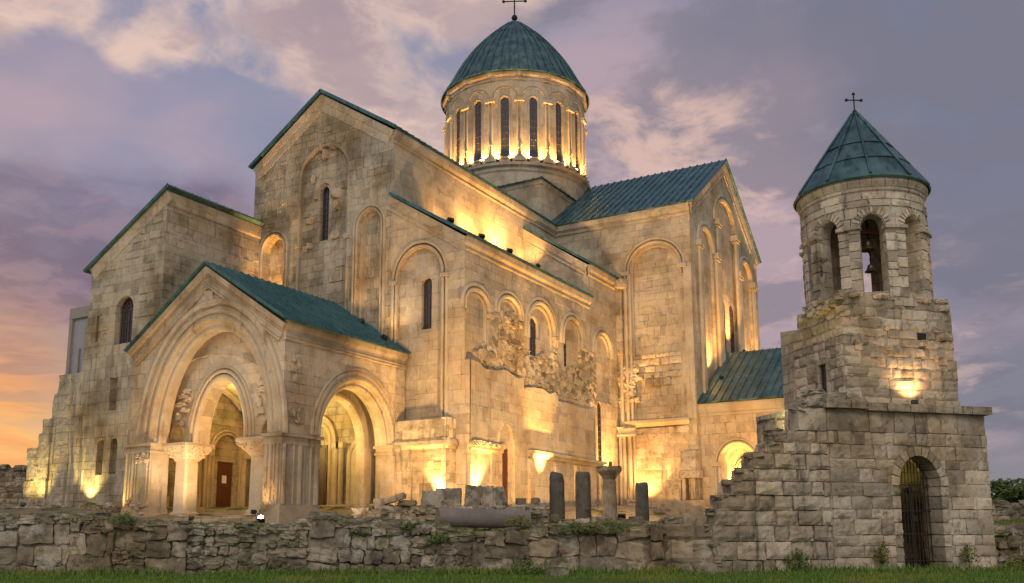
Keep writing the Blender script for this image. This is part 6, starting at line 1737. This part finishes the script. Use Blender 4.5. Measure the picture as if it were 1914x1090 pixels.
flood('small floodlight behind the foot of the mushroom capped column', FG(4.42, 40.3, 1.75), FG(4.35, 40.25, 3.4), 30, 120, PALE, .8, .05, .12, group='ground floodlights along the aisle')
flood('floodlight among the loose blocks throwing their shadows on the aisle wall', FG(.9, 40.6, 1.95), (53, 27.6, 8.5), 4300, 110, GOLD, .6, .10, .16, group='ground floodlights along the aisle')
flood('floodlight behind the low wall washing the transept front', FG(4.75, 41.6, 1.85), (64.5, 25.5, 12), 5600, 85, GOLD, .8, .12, .16, group='ground floodlights along the aisle')
# in front of the porch and left flank
bl = flood('bright round floodlight on the low wall in front of the right porch column', FG(-8.35, 31.7, 1.56), (36, 34.2, 7.5), 900, 125, PALE, .8, .10, .12, group='floodlights before the porch')
m_ = MB(); m_.lathe((0, 0, .06), [(0, -.07), (.075, -.06), (.105, 0), (.075, .06), (0, .09)], 14); m_.build('glowing_globe', M['globe'], bl, smooth=True)
flood('low floodlight at the foot of the right porch pier', (32.6, 32.7, 2.25), (33.5, 32.6, 5), 60, 110, WARM, .8, .05, .12, group='floodlights before the porch')
flood('yellow floodlight at the left foot of the porch', (32.7, 43.1, 2.3), (33.5, 42.7, 7), 150, 110, YEL, .9, .05, .12, 'lens_y', group='yellow floodlights by the left flank')
flood('yellow floodlight below the paired slit windows', (35.2, 48.9, 2.9), (35.75, 48.9, 8), 420, 100, YEL, .9, .05, .14, 'lens_y', group='yellow floodlights by the left flank')
flood('yellow floodlight at the outer left corner of the cathedral', (34.3, 53.0, 3.1), (35.6, 54.2, 7), 330, 120, YEL, .9, .06, .14, 'lens_y', group='yellow floodlights by the left flank')
flood('added fill light hidden behind the left stretch of the low wall facing the west block', FG(-14.0, 32.5, 1.7), (36, 45, 12), 1500, 95, PALE, .9, .15, .16, group='floodlights before the porch')  # broad fill added for the west walls, not a fitting of the site
flood('added fill light hidden behind the low wall facing the south side of the porch', FG(-5.9, 36.9, 1.95), (39, 32, 8), 1300, 95, GOLD, .9, .12, .16, group='floodlights before the porch')  # second added fill, brightens the porch side from out of view
# porch interior
flood('floodlight sunk at the porch step between the two columns', (33.0, 37.3, 2.02), (34.2, 39.4, 9), 1000, 130, PALE, .9, .06, .12, group='floodlights before the porch')
flood('floodlight at the step of the south porch arch', (39.3, 31.5, 2.25), (39.3, 32.3, 9), 400, 130, GOLD, .9, .06, .12, group='floodlights before the porch')
flood('lamp inside the porch on the vault springing near the side door', (37.6, 42.6, 6.9), (38.2, 37.5, 10.6), 2600, 160, YEL, .9, .15, .12, 'lens_y', group='lamps inside the porch')
flood('lamp inside the porch over the south arch', (36.2, 33.3, 6.5), (40, 38, 10), 800, 160, YEL, .9, .15, .10, 'lens_y', group='lamps inside the porch')
flood('lamp on the porch floor lighting the nave doorway', (40.4, 35.4, 2.35), (42.6, 38, 7), 1500, 140, YEL, .9, .1, .12, 'lens_y', group='lamps inside the porch')
flood('lamp low inside the south arch lighting its soffit', (37.2, 33.0, 2.35), (39.6, 32.6, 9), 500, 120, GOLD, .9, .1, .12, group='lamps inside the porch')
# south porch, transept, tower
flood('lamp inside the south porch archway', (66.7, 20.2, 2.9), (68.2, 19.3, 6), 2600, 150, WARM, .9, .1, .12, group='south porch lamps')
flood('ground lamp at the jamb of the south porch archway', (65.7, 20.35, 2.75), (65.5, 20.6, 7), 1100, 120, WARM, .9, .06, .12, group='south porch lamps')
flood('cornice lamp under the south porch eaves', (63.4, 15.4, 4.6), (65.2, 17.4, 10.4), 700, 150, WARM, .9, .2, .12, group='south porch lamps')
flood('floodlight on the south porch roof washing the left transept arch', (67.6, 21.0, 12.7), (68.2, 22.2, 18), 1500, 90, WARM, .8, .06, .13, group='transept roof lamps')
flood('floodlight on the south porch roof ridge washing the middle transept arch', (73.4, 20.9, 15.7), (73.4, 22.1, 22), 1300, 90, WARM, .8, .06, .13, group='transept roof lamps')
flood('floodlight on the south porch roof washing the right transept arch', (78.8, 20.9, 12.0), (78.8, 22.2, 18), 3600, 90, WARM, .8, .06, .13, group='transept roof lamps')
def TP(u, v, z): return TO + TU * u + TV * v + Vector((0, 0, z))
flood('lit floodlight on the ledge of the bell tower glowing against the upper block', TP(.62, -.05, 5.34), TP(.8, .35, 7.9), 70, 130, (1.0, .58, .26), .9, .05, .10, group='bell tower lamps')
flood('yellow floodlight behind the stepped ruin washing the flank of the tower', TP(-3.5, 1.7, 3.5), TP(-1.9, 1.6, 6.6), 170, 110, (1.0, .86, .35), .9, .08, .12, 'lens_y', group='bell tower lamps')
flood('lamp inside the tower gateway', TP(1.2, 1.3, 2.5), TP(1.7, 2.0, 3.9), 26, 150, (1.0, .86, .22), .9, .08, .10, 'lens_y', group='bell tower lamps')
